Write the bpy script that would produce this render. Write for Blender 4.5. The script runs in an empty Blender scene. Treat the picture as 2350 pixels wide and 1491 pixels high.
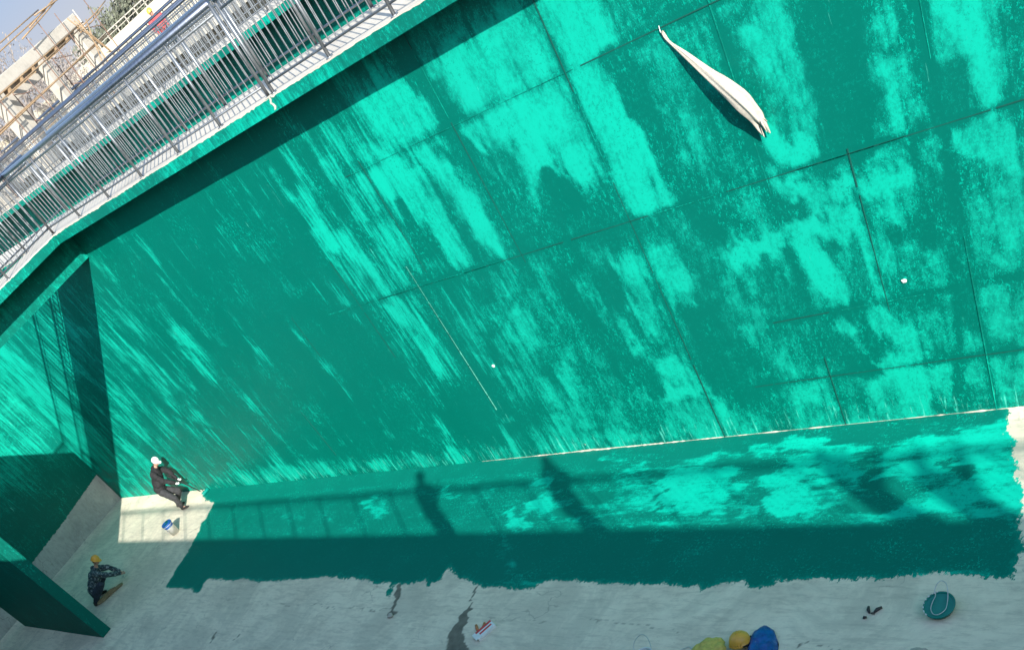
import bpy, bmesh, math, random
import numpy as np
from mathutils import Vector, Matrix, noise
random.seed(7)
R_ = math.radians
scene = bpy.context.scene
col = scene.collection

# ---------------------------------------------------------------- camera, sky, sun, exposure
# Plan coordinates used below: u = metres to the left along the tank, w = metres towards the
# painted wall, h = metres above the tank floor.  Blender x = -u, y = w, z = h.
def P(u, w, h): return Vector((-u, w, h))
CAM_H = 8.75
cd = bpy.data.cameras.new("camera"); cam = bpy.data.objects.new("camera", cd); col.objects.link(cam)
scene.camera = cam
cd.sensor_fit = 'HORIZONTAL'; cd.sensor_width = 36.0
cd.lens = 2104.396 / 2350 * 36
cd.shift_y = (1800 - 745.5) / 2350
cd.clip_start = .05; cd.clip_end = 3000
ROT = [[-0.7126282, 0.4851757, 0.5067204], [-0.1701926, -0.8202808, 0.5460531], [0.6805847, 0.3028928, 0.6671285]]
ax = [Vector((-ROT[i][0], ROT[i][1], -ROT[i][2])) for i in range(3)]
cx, cy, cz = ax[0], -ax[1], -ax[2]
cam.matrix_world = Matrix(((cx.x, cy.x, cz.x, 0), (cx.y, cy.y, cz.y, 0), (cx.z, cy.z, cz.z, CAM_H), (0, 0, 0, 1)))

SUN = Vector((-.714, .541, -.4437)).normalized()          # the way the light travels
world = bpy.data.worlds.new("World"); scene.world = world; world.use_nodes = True
wn = world.node_tree.nodes; wl = world.node_tree.links
bg = wn["Background"]
sky = wn.new("ShaderNodeTexSky"); sky.sky_type = 'NISHITA'; sky.sun_disc = False
sky.sun_elevation = math.asin(-SUN.z)
sky.sun_rotation = math.atan2(-SUN.x, -SUN.y)
sky.air_density = 1.1; sky.dust_density = .6; sky.ozone_density = 1.6
# a hazy blue-grey band just above the horizon (the sky texture alone is far brighter there)
tc = wn.new("ShaderNodeTexCoord"); sp = wn.new("ShaderNodeSeparateXYZ"); wl.new(tc.outputs['Generated'], sp.inputs[0])
mr = wn.new("ShaderNodeMapRange"); mr.interpolation_type = 'SMOOTHSTEP'; wl.new(sp.outputs[2], mr.inputs[0]); mr.inputs[1].default_value = .07; mr.inputs[2].default_value = .20
hz = wn.new("ShaderNodeMapRange"); wl.new(sp.outputs[2], hz.inputs[0]); hz.inputs[1].default_value = 0; hz.inputs[2].default_value = .06
hc = wn.new("ShaderNodeMix"); hc.data_type = 'RGBA'; wl.new(hz.outputs[0], hc.inputs[0]); hc.inputs[6].default_value = (1.75, 1.75, 1.85, 1); hc.inputs[7].default_value = (1.25, 1.58, 2.15, 1)
mx = wn.new("ShaderNodeMix"); mx.data_type = 'RGBA'; wl.new(mr.outputs[0], mx.inputs[0]); wl.new(hc.outputs[2], mx.inputs[6]); wl.new(sky.outputs[0], mx.inputs[7])
wl.new(mx.outputs[2], bg.inputs[0]); bg.inputs[1].default_value = 0.15
ld = bpy.data.lights.new("sun", 'SUN'); ld.energy = 4.15; ld.angle = R_(.5); ld.color = (1.0, .965, .90)
sun = bpy.data.objects.new("sun", ld); col.objects.link(sun)
sun.rotation_euler = SUN.to_track_quat('-Z', 'Y').to_euler(); sun.location = (10, -10, 30)
scene.view_settings.view_transform = 'Standard'; scene.view_settings.look = 'None'
scene.view_settings.gamma = 1; scene.view_settings.exposure = 1.3
scene.render.engine = 'CYCLES'
scene.cycles.max_bounces = 6; scene.cycles.diffuse_bounces = 4

# ---------------------------------------------------------------- helpers
def tag(o, label=None, cat=None, group=None, kind=None):
    if label: o['label'] = label
    if cat: o['category'] = cat
    if group: o['group'] = group
    if kind: o['kind'] = kind
    return o

def empty(name, loc, label, cat, group=None):
    o = bpy.data.objects.new(name, None); col.objects.link(o); o.location = loc
    o.empty_display_size = .2
    return tag(o, label, cat, group)

def link(name, me, mats, parent=None, smooth=False):
    o = bpy.data.objects.new(name, me); col.objects.link(o)
    for m in (mats if isinstance(mats, (list, tuple)) else [mats]): me.materials.append(m)
    if smooth:
        for p in me.polygons: p.use_smooth = True
    if parent:
        o.parent = parent
        o.matrix_parent_inverse = parent_matrix(parent).inverted()
    return o

def parent_matrix(p):
    m = Matrix.LocRotScale(p.location, p.rotation_euler, p.scale)
    if p.parent: m = parent_matrix(p.parent) @ p.matrix_parent_inverse @ m
    return m

class MB:
    """collects shapes for one mesh object"""
    def __init__(s): s.v = []; s.f = []; s.mi = []
    def add(s, vs, fs, mi=0):
        n = len(s.v); s.v += [tuple(v) for v in vs]; s.f += [tuple(i + n for i in f) for f in fs]; s.mi += [mi] * len(fs)
    def box(s, u0, u1, w0, w1, h0, h1, mi=0):
        c = [P(u, w, h) for h in (h0, h1) for w in (w0, w1) for u in (u1, u0)]
        s.add(c, [(0, 2, 3, 1), (4, 5, 7, 6), (0, 1, 5, 4), (2, 6, 7, 3), (0, 4, 6, 2), (1, 3, 7, 5)], mi)
    def tube(s, a, b, r, n=8, r2=None, mi=0, caps=True):
        a = Vector(a); b = Vector(b); r2 = r if r2 is None else r2
        d = (b - a).normalized(); t = d.orthogonal().normalized(); q = d.cross(t)
        vs = []
        for c, rr in ((a, r), (b, r2)):
            for i in range(n):
                an = 2 * math.pi * i / n
                vs.append(c + (t * math.cos(an) + q * math.sin(an)) * rr)
        fs = [(i, (i + 1) % n, n + (i + 1) % n, n + i) for i in range(n)]
        if caps: fs += [tuple(range(n - 1, -1, -1)), tuple(range(n, 2 * n))]
        s.add(vs, fs, mi)
    def path(s, pts, r, n=6, mi=0):
        pts = [Vector(p) for p in pts]
        vs = []; prev = None
        for k, p in enumerate(pts):
            d = (pts[min(k + 1, len(pts) - 1)] - pts[max(k - 1, 0)]).normalized()
            t = d.orthogonal().normalized() if prev is None else (prev - d * prev.dot(d)).normalized()
            prev = t; q = d.cross(t); rr = r[k] if isinstance(r, (list, tuple)) else r
            for i in range(n):
                an = 2 * math.pi * i / n
                vs.append(p + (t * math.cos(an) + q * math.sin(an)) * rr)
        m = len(pts)
        fs = [(k * n + i, k * n + (i + 1) % n, (k + 1) * n + (i + 1) % n, (k + 1) * n + i) for k in range(m - 1) for i in range(n)]
        fs += [tuple(range(n - 1, -1, -1)), tuple(range((m - 1) * n, m * n))]
        s.add(vs, fs, mi)
    def lathe(s, c, axis, prof, n=24, mi=0, squash=1.0):
        c = Vector(c); d = Vector(axis).normalized(); t = d.orthogonal().normalized(); q = d.cross(t)
        vs = []
        for (r, z) in prof:
            for i in range(n):
                an = 2 * math.pi * i / n
                vs.append(c + d * z + (t * math.cos(an) + q * math.sin(an) * squash) * r)
        m = len(prof)
        fs = [(k * n + i, k * n + (i + 1) % n, (k + 1) * n + (i + 1) % n, (k + 1) * n + i) for k in range(m - 1) for i in range(n)]
        s.add(vs, fs, mi)
    def ball(s, c, r, n=12, m=8, mi=0, mat=None):
        c = Vector(c); rs = r if isinstance(r, (tuple, list)) else (r, r, r)
        vs = [Vector((0, 0, rs[2]))]
        for j in range(1, m):
            ph = math.pi * j / m
            for i in range(n):
                an = 2 * math.pi * i / n
                vs.append(Vector((rs[0] * math.sin(ph) * math.cos(an), rs[1] * math.sin(ph) * math.sin(an), rs[2] * math.cos(ph))))
        vs.append(Vector((0, 0, -rs[2])))
        fs = [(0, 1 + i, 1 + (i + 1) % n) for i in range(n)]
        for j in range(m - 2):
            a = 1 + j * n
            fs += [(a + i, a + n + i, a + n + (i + 1) % n, a + (i + 1) % n) for i in range(n)]
        a = 1 + (m - 2) * n; l = len(vs) - 1
        fs += [(a + i, l, a + (i + 1) % n) for i in range(n)]
        if mat is not None: vs = [mat @ v for v in vs]
        s.add([c + v for v in vs], fs, mi)
    def mesh(s, name):
        me = bpy.data.meshes.new(name); me.from_pydata(s.v, [], s.f)
        me.polygons.foreach_set('material_index', s.mi); me.update()
        return me
    def build(s, name, mats, parent=None, smooth=False):
        return link(name, s.mesh(name), mats, parent, smooth)

def bevel(o, w=.01, seg=2):
    bm = bmesh.new(); bm.from_mesh(o.data)
    bmesh.ops.bevel(bm, geom=bm.edges[:], offset=w, segments=seg, affect='EDGES', profile=.6)
    bm.to_mesh(o.data); bm.free(); return o

# ---- node helpers
class NT:
    def __init__(s, name):
        s.m = bpy.data.materials.new(name); s.m.use_nodes = True; s.t = s.m.node_tree
        s.b = s.t.nodes["Principled BSDF"]
        s.obj = s.t.nodes.new("ShaderNodeTexCoord").outputs['Object']
    def n(s, typ, **k):
        x = s.t.nodes.new(typ)
        for a, b in k.items():
            if hasattr(x, a): setattr(x, a, b)
        return x
    def put(s, sock, v):
        if isinstance(v, bpy.types.NodeSocket): s.t.links.new(v, sock)
        else: sock.default_value = v
    def math(s, op, a, b=0.0, c=0.0, clamp=False):
        x = s.t.nodes.new("ShaderNodeMath"); x.operation = op; x.use_clamp = clamp
        for i, v in enumerate((a, b, c)): s.put(x.inputs[i], v)
        return x.outputs[0]
    def scale(s, v, sc):
        x = s.t.nodes.new("ShaderNodeMapping"); s.put(x.inputs['Vector'], v); x.inputs['Scale'].default_value = sc
        return x.outputs[0]
    def noise(s, vec, scale=1.0, detail=4, rough=.55, dist=0.0):
        x = s.t.nodes.new("ShaderNodeTexNoise"); s.put(x.inputs['Vector'], vec)
        x.inputs['Scale'].default_value = scale; x.inputs['Detail'].default_value = detail
        x.inputs['Roughness'].default_value = rough; x.inputs['Distortion'].default_value = dist
        return x.outputs[0]
    def ramp(s, v, stops):
        x = s.t.nodes.new("ShaderNodeValToRGB"); s.put(x.inputs[0], v); r = x.color_ramp
        while len(r.elements) < len(stops): r.elements.new(.5)
        for e, (p, c) in zip(r.elements, stops):
            e.position = p; e.color = (*c, 1) if len(c) == 3 else c
        return x.outputs[0]
    def step(s, v, a, b):
        x = s.t.nodes.new("ShaderNodeMapRange"); x.interpolation_type = 'SMOOTHSTEP'
        s.put(x.inputs[0], v); s.put(x.inputs[1], a); s.put(x.inputs[2], b); return x.outputs[0]
    def mix(s, f, a, b):
        x = s.t.nodes.new("ShaderNodeMix"); x.data_type = 'RGBA'
        s.put(x.inputs[0], f)
        for i, v in ((6, a), (7, b)): s.put(x.inputs[i], (*v, 1) if isinstance(v, tuple) and len(v) == 3 else v)
        return x.outputs[2]
    def attr(s, name):
        x = s.t.nodes.new("ShaderNodeAttribute"); x.attribute_name = name; return x.outputs['Fac']
    def bump(s, h, strength=.3, dist=.01):
        x = s.t.nodes.new("ShaderNodeBump"); s.put(x.inputs['Height'], h)
        x.inputs['Strength'].default_value = strength; x.inputs['Distance'].default_value = dist
        s.t.links.new(x.outputs[0], s.b.inputs['Normal'])
    def done(s, color, rough=.6, metal=0.0, spec=None):
        s.put(s.b.inputs['Base Color'], (*color, 1) if isinstance(color, tuple) and len(color) == 3 else color)
        s.put(s.b.inputs['Roughness'], rough); s.put(s.b.inputs['Metallic'], metal)
        if spec is not None: s.b.inputs['Specular IOR Level'].default_value = spec
        return s.m

def simple(name, color, rough=.6, metal=0.0, var=.25, scale=6.0, bump=.0, spec=None):
    t = NT(name)
    f = t.noise(t.obj, scale, 5, .6)
    d = tuple(c * (1 - var) for c in color); l = tuple(min(1, c * (1 + var * .6)) for c in color)
    c = t.ramp(f, [(.3, d), (.7, l)])
    if bump: t.bump(t.noise(t.obj, scale * 6, 4), bump, .01)
    return t.done(c, rough, metal, spec)

# ---------------------------------------------------------------- materials
G_DEEP = (.0002, .114, .083); G_MID = (.0004, .178, .128); G_PALE = (.0008, .375, .258); G_CHALK = (.10, .60, .46)
CON = (.60, .545, .43)

def concrete_nodes(t, base=CON, dirty=False):
    a = t.noise(t.obj, .9, 6, .62); b = t.noise(t.obj, 9, 6, .65); c = t.noise(t.scale(t.obj, (1.2, 7, 7)), 1.3, 5, .6)
    v = t.math('ADD', t.math('MULTIPLY', a, .5), t.math('ADD', t.math('MULTIPLY', b, .25), t.math('MULTIPLY', c, .25)))
    colr = t.ramp(v, [(.33, tuple(x * .74 for x in base)), (.5, base), (.66, tuple(min(.8, x * 1.13) for x in base))])
    # fine hairline cracks and pits
    vo = t.n("ShaderNodeTexVoronoi"); vo.feature = 'DISTANCE_TO_EDGE'; vo.inputs['Scale'].default_value = .55
    wob = t.n("ShaderNodeVectorMath"); wob.operation = 'ADD'; t.put(wob.inputs[0], t.obj)
    nz = t.n("ShaderNodeTexNoise"); nz.inputs['Scale'].default_value = 1.7; nz.inputs['Detail'].default_value = 6
    t.put(nz.inputs['Vector'], t.obj); t.t.links.new(nz.outputs['Color'], wob.inputs[1])
    t.put(vo.inputs['Vector'], wob.outputs[0])
    crack = t.math('SUBTRACT', 1.0, t.step(vo.outputs['Distance'], .0, .010))
    crack = t.math('MULTIPLY', crack, t.step(t.noise(t.obj, .8, 3), .5, .62))
    colr = t.mix(t.math('MULTIPLY', crack, .55), colr, (.16, .15, .13))
    pit = t.step(t.noise(t.obj, 26, 3, .5), .70, .76)
    colr = t.mix(t.math('MULTIPLY', pit, .35), colr, (.2, .19, .16))
    if dirty:   # trowel marks, dust film, splashes and footprints of a work site
        tr = t.noise(t.scale(t.obj, (2.2, 13, 5)), 1.0, 8, .72, .6); st = t.noise(t.obj, .62, 8, .7, .8); sp = t.noise(t.obj, 12, 6, .72)
        colr = t.mix(t.math('MULTIPLY', t.step(tr, .49, .62), .36), colr, tuple(x * .55 for x in base))
        colr = t.mix(t.math('MULTIPLY', t.step(st, .44, .60), .42), colr, tuple(x * f for x, f in zip(base, (.55, .58, .60))))
        colr = t.mix(t.math('MULTIPLY', t.step(sp, .60, .70), .30), colr, tuple(x * .45 for x in base))
        colr = t.mix(t.math('MULTIPLY', t.step(t.noise(t.obj, 60, 3, .7), .68, .74), .5), colr, (.10, .10, .085))
        colr = t.mix(t.math('MULTIPLY', t.step(t.noise(t.obj, 17, 5, .7), .71, .73), .6), colr, (.30, .50, .42))
    return colr, v, crack

def paint_nodes(t, coat, sx, sz, sy=None, zones=False):
    """brushed green coating: coat = 0 dense fresh paint, 1 thin chalky coat; brush marks stretched along one axis"""
    sy = sy if sy else 6
    streak = t.noise(t.scale(t.obj, (sx, sy, sz)), 1.0, 8, .66)
    hair = t.noise(t.scale(t.obj, (sx * 2.2, sy * 2.2, sz * 1.3)), 1.0, 7, .82)
    blot = t.noise(t.obj, 1.9, 9, .70, .5)
    roll = t.noise(t.scale(t.obj, (7, 7, 4.2)), 1.0, 9, .78, .3)
    speck = t.noise(t.scale(t.obj, (1, 1, .8)), 19, 6, .9)
    if zones:        # brushed by hand at the far end, rolled on nearer the camera
        sep = t.n("ShaderNodeSeparateXYZ"); t.put(sep.inputs[0], t.obj)
        z = t.step(t.math('MULTIPLY', sep.outputs[0], -1.0), 10.5, 14.5)
        ks = t.math('MULTIPLY_ADD', z, .85, .40); kh = t.math('MULTIPLY_ADD', z, 1.1, .25); kr = t.math('MULTIPLY_ADD', z, -.9, 1.15)
        kf = t.math('MULTIPLY_ADD', z, -1.2, 3.6); kg = t.math('MULTIPLY_ADD', z, 2.1, .3)
    else: ks, kh, kr, kf, kg = .9, .6, .6, 1.8, 1.1
    v = t.math('ADD', coat, t.math('MULTIPLY', t.math('SUBTRACT', streak, .5), ks))
    v = t.math('ADD', v, t.math('MULTIPLY', t.math('SUBTRACT', roll, .5), kr))
    v = t.math('ADD', v, t.math('MULTIPLY', t.math('SUBTRACT', blot, .5), .9))
    soft = t.math('ADD', v, t.math('MULTIPLY', t.math('SUBTRACT', hair, .5), kh))
    # three translucent coats that wear away one after another, each with its own grain
    base = t.ramp(soft, [(.0, G_DEEP), (.30, G_DEEP), (.46, tuple(x * 1.25 for x in G_DEEP)), (.60, G_MID), (.80, tuple(a * .5 + b * .5 for a, b in zip(G_MID, G_PALE))), (1.0, G_PALE)])
    f1 = t.step(t.math('ADD', v, t.math('ADD', t.math('MULTIPLY', t.math('SUBTRACT', speck, .5), kf), t.math('MULTIPLY', t.math('SUBTRACT', hair, .5), kg))), .53, .63)
    base = t.mix(t.math('MULTIPLY', f1, .62), base, tuple(a * .35 + b * .65 for a, b in zip(G_MID, G_PALE)))
    f2 = t.step(t.math('ADD', v, t.math('ADD', t.math('MULTIPLY', t.math('SUBTRACT', speck, .5), t.math('MULTIPLY', kf, -1.1)), t.math('MULTIPLY', t.math('SUBTRACT', hair, .5), kg))), .645, .74)
    base = t.mix(t.math('MULTIPLY', f2, .8), base, tuple(x * 1.05 for x in G_PALE))
    # loose pale flecks where the roller ran dry
    fl = t.math('MULTIPLY', t.step(t.noise(t.scale(t.obj, (1, 1, .55)), 21, 3, .9), .565, .60), t.step(t.math('ADD', t.noise(t.obj, 1.3, 8, .7), t.math('MULTIPLY', coat, .35)), .52, .68))
    base = t.mix(t.math('MULTIPLY', fl, .80), base, tuple(x * .95 for x in G_PALE))
    # dust and rubbed film
    tone = t.noise(t.scale(t.obj, (1, 1, .5)), .7, 6, .6)
    base = t.mix(t.math('MULTIPLY', t.step(tone, .38, .70), .34), base, t.ramp(soft, [(.35, (.0016, .126, .096)), (.6, (.003, .20, .150)), (.9, (.006, .31, .235))]))
    # dark rubbed specks
    dk = t.math('MULTIPLY', t.step(t.noise(t.obj, 18, 3, .9), .57, .61), t.step(t.noise(t.obj, 1.7, 8, .7), .44, .56))
    base = t.mix(t.math('MULTIPLY', dk, .70), base, G_MID)
    return base, soft, speck

def make_wall_paint(sy=6., foot=(.50, .465, .38)):
    t = NT("green_wall_coating")
    coat = t.attr('coat')
    base, v, speck = paint_nodes(t, coat, 9.0, .75, sy, True)
    # chalky flecks scraped through to pale filler, thicker near the floor
    sep = t.n("ShaderNodeSeparateXYZ"); t.put(sep.inputs[0], t.obj)
    low = t.math('SUBTRACT', 1.0, t.step(sep.outputs[2], .05, .7))
    scr = t.noise(t.scale(t.obj, (16, 6, 1.3)), 1.0, 7, .72)
    ch = t.step(t.math('ADD', scr, t.math('MULTIPLY', low, .10)), .655, .70)
    base = t.mix(t.math('MULTIPLY', ch, .55), base, G_CHALK)
    bare = t.attr('bare')
    edge = t.math('ADD', bare, t.math('MULTIPLY', t.math('SUBTRACT', t.noise(t.obj, 14, 5, .7), .5), .5))
    con, cv, cr = concrete_nodes(t, foot, sy > 10)
    base = t.mix(t.step(edge, .45, .52), base, con)
    t.bump(t.math('ADD', t.math('MULTIPLY', v, .6), speck), .35, .006)
    rough = t.ramp(v, [(.3, (.42,) * 3), (.7, (.75,) * 3)])
    return t.done(base, rough, 0, .12)

def make_plain_paint(name, coatv=.28, sx=9., sz=.75, sy=6.):
    t = NT(name)
    c2 = t.noise(t.obj, .55, 4, .5)
    coat = t.math('ADD', coatv, t.math('MULTIPLY', t.math('SUBTRACT', c2, .5), .9))
    base, v, speck = paint_nodes(t, coat, sx, sz, sy)
    t.bump(speck, .3, .006)
    return t.done(base, .6, 0, .12)

def make_floor():
    t = NT("half_painted_floor")
    con, cv, cr = concrete_nodes(t, (.73, .655, .50), True)
    wet = t.attr('wet')
    wv = t.step(t.math('ADD', wet, t.math('MULTIPLY', t.math('SUBTRACT', t.noise(t.obj, 9, 6, .65), .5), .45)), .22, .72)
    con = t.mix(t.math('MULTIPLY', wv, .86), con, t.ramp(t.noise(t.obj, 5, 5), [(.35, (.055, .055, .045)), (.65, (.13, .125, .10))]))
    base, v, speck = paint_nodes(t, t.attr('coat'), 1.6, 3, 9.0)
    hs = t.n('ShaderNodeHueSaturation'); hs.inputs['Value'].default_value = 1.32; t.put(hs.inputs['Color'], base); base = hs.outputs[0]
    sd = t.attr('paint')
    e = t.math('ADD', sd, t.math('MULTIPLY', t.math('SUBTRACT', t.noise(t.scale(t.obj, (1.3, .7, 1)), 13, 7, .75), .5), .34))
    e = t.math('ADD', e, t.math('MULTIPLY', t.math('SUBTRACT', t.noise(t.obj, 2.7, 3, .5), .5), .22))
    m = t.step(e, -.012, .012)
    # brushed rim of thinner paint
    rim = t.math('MULTIPLY', m, t.math('SUBTRACT', 1.0, t.step(t.math('ADD', e, t.math('MULTIPLY', t.math('SUBTRACT', t.noise(t.obj, 6, 4, .6), .5), .3)), .0, .12)))
    base = t.mix(t.math('MULTIPLY', rim, .30), base, G_PALE)
    c = t.mix(m, con, base)
    t.bump(t.math('ADD', t.math('MULTIPLY', cv, 1.2), t.math('MULTIPLY', t.noise(t.obj, 40, 4), .35)), .35, .012)
    return t.done(c, t.math('SUBTRACT', .78, t.math('MULTIPLY', m, .25)), 0, .15)

def make_concrete(name, base=CON):
    t = NT(name); c, v, cr = concrete_nodes(t, base)
    t.bump(t.math('ADD', v, t.math('MULTIPLY', t.noise(t.obj, 45, 4), .5)), .35, .01)
    return t.done(c, .85, 0, .25)

M = {}
M['wall'] = make_wall_paint()
M['endpaint'] = make_wall_paint(14., (.44, .44, .40))
M['endpaint'].name = 'green_end_wall_coating'
M['baffle'] = make_plain_paint("baffle_coating", .16, 2., .5)
M['paint'] = make_plain_paint("green_coating", .42)
M['chalk'] = simple("chalky_joint", (.10, .42, .32), .8, 0, .5, 14)
M['joint'] = simple("joint_paint", (.0003, .070, .052), .6, 0, .25, 9)
M['paint_dense'] = make_plain_paint("dense_green_coating", .12)
M['floor'] = make_floor()
M['con'] = make_concrete("cement_screed", (.46, .43, .36))
M['slab'] = make_concrete("pale_slab_concrete", (.50, .45, .37))
M['ground'] = make_concrete("dusty_ground", (.50, .45, .35))
M['bare'] = make_concrete("rough_filler", (.50, .47, .38))
M['frame'] = make_concrete("new_cast_concrete", (.41, .375, .315))
M['site'] = make_concrete("cream_render", (.50, .445, .33))
M['bright'] = make_plain_paint("thin_green_coating", .75)
def steel():
    t = NT("brushed_steel"); f = t.noise(t.scale(t.obj, (30, 30, 4)), 1, 4)
    return t.done(t.ramp(f, [(.3, (.19, .205, .24)), (.7, (.28, .30, .345))]), .42, 1.0)
M['steel'] = steel()
def steel2():
    t = NT("weathered_steel"); f = t.noise(t.obj, 9, 4)
    return t.done(t.ramp(f, [(.3, (.17, .18, .185)), (.7, (.30, .31, .315))]), .45, .85)
M['bar'] = steel2()
M['bamboo'] = simple("bamboo_pole", (.30, .20, .11), .75, 0, .35, 12)
M['rust'] = simple("rusty_pole", (.20, .12, .085), .8, .2, .35, 12)
M['black'] = simple("black_fabric", (.011, .011, .012), .85, 0, .35, 14, .4)
M['trouser'] = simple("charcoal_fabric", (.030, .031, .033), .9, 0, .3, 14, .4)
M['navy'] = simple("navy_fabric", (.022, .038, .055), .9, 0, .3, 14, .4)
M['skin'] = simple("skin", (.46, .27, .19), .55, 0, .1, 20)
M['hair'] = simple("black_hair", (.015, .013, .012), .6, 0, .3, 60)
M['white'] = simple("white_plastic", (.74, .74, .72), .4, 0, .06, 8)
M['glove'] = simple("white_cotton_glove", (.72, .71, .68), .9, 0, .12, 30)
M['shoe'] = simple("dark_rubber", (.035, .033, .032), .7, 0, .3, 20)
M['yellow'] = simple("yellow_plastic", (.70, .36, .045), .38, 0, .14, 12)
M['yellow_fabric'] = simple("dusty_yellow_fabric", (.55, .45, .10), .85, 0, .25, 18, .5)
M['red'] = simple("red_vest", (.60, .06, .06), .7, 0, .2, 12)
M['blue'] = simple("scuffed_blue_plastic", (.004, .075, .30), .55, 0, .75, 9, .3)
M['orange'] = simple("orange_rubber", (.55, .20, .08), .6, 0, .25, 20)
M['cloth'] = simple("white_cloth", (.45, .40, .325), .92, 0, .14, 26, .5)
M['ply'] = simple("worn_plywood", (.26, .21, .11), .8, 0, .35, 9)
M['wire'] = simple("galvanised_wire", (.55, .57, .55), .4, .8, .2, 20)
M['wetpaint'] = simple("fresh_green_paint", (.0006, .20, .155), .30, 0, .15, 9)
M['leaf'] = simple("dusty_evergreen_leaves", (.13, .14, .095), .85, 0, .45, 1.5)  # leaf green made paler: distance haze put into the colour
M['twig'] = simple("dry_twigs", (.26, .225, .20), .9, 0, .35, 2)
def scuffed_blue():
    t = NT("scuffed_blue_plastic"); a = t.noise(t.scale(t.obj, (6, 14, 6)), 1.4, 8, .7, .6); b = t.noise(t.obj, 9, 6, .7)
    c = t.ramp(b, [(.35, (.002, .045, .19)), (.6, (.006, .10, .36))])
    c = t.mix(t.math('MULTIPLY', t.step(a, .54, .66), .7), c, (.12, .22, .36)); c = t.mix(t.math('MULTIPLY', t.step(t.noise(t.obj, 20, 5, .7), .60, .66), .6), c, (.004, .02, .06))
    return t.done(c, .45)
M['blue_scuff'] = scuffed_blue()
def camo():
    t = NT("camouflage_cloth"); a = t.noise(t.obj, 16, 2, .5); b = t.noise(t.scale(t.obj, (1, 1.3, 1)), 23, 2, .5)
    c = t.ramp(a, [(.40, (.020, .040, .050)), (.44, (.055, .095, .10)), (.56, (.055, .095, .10)), (.60, (.20, .26, .26))])
    c = t.mix(t.step(b, .56, .58), c, (.012, .020, .030))
    return t.done(c, .9)
M['camo'] = camo()

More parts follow.
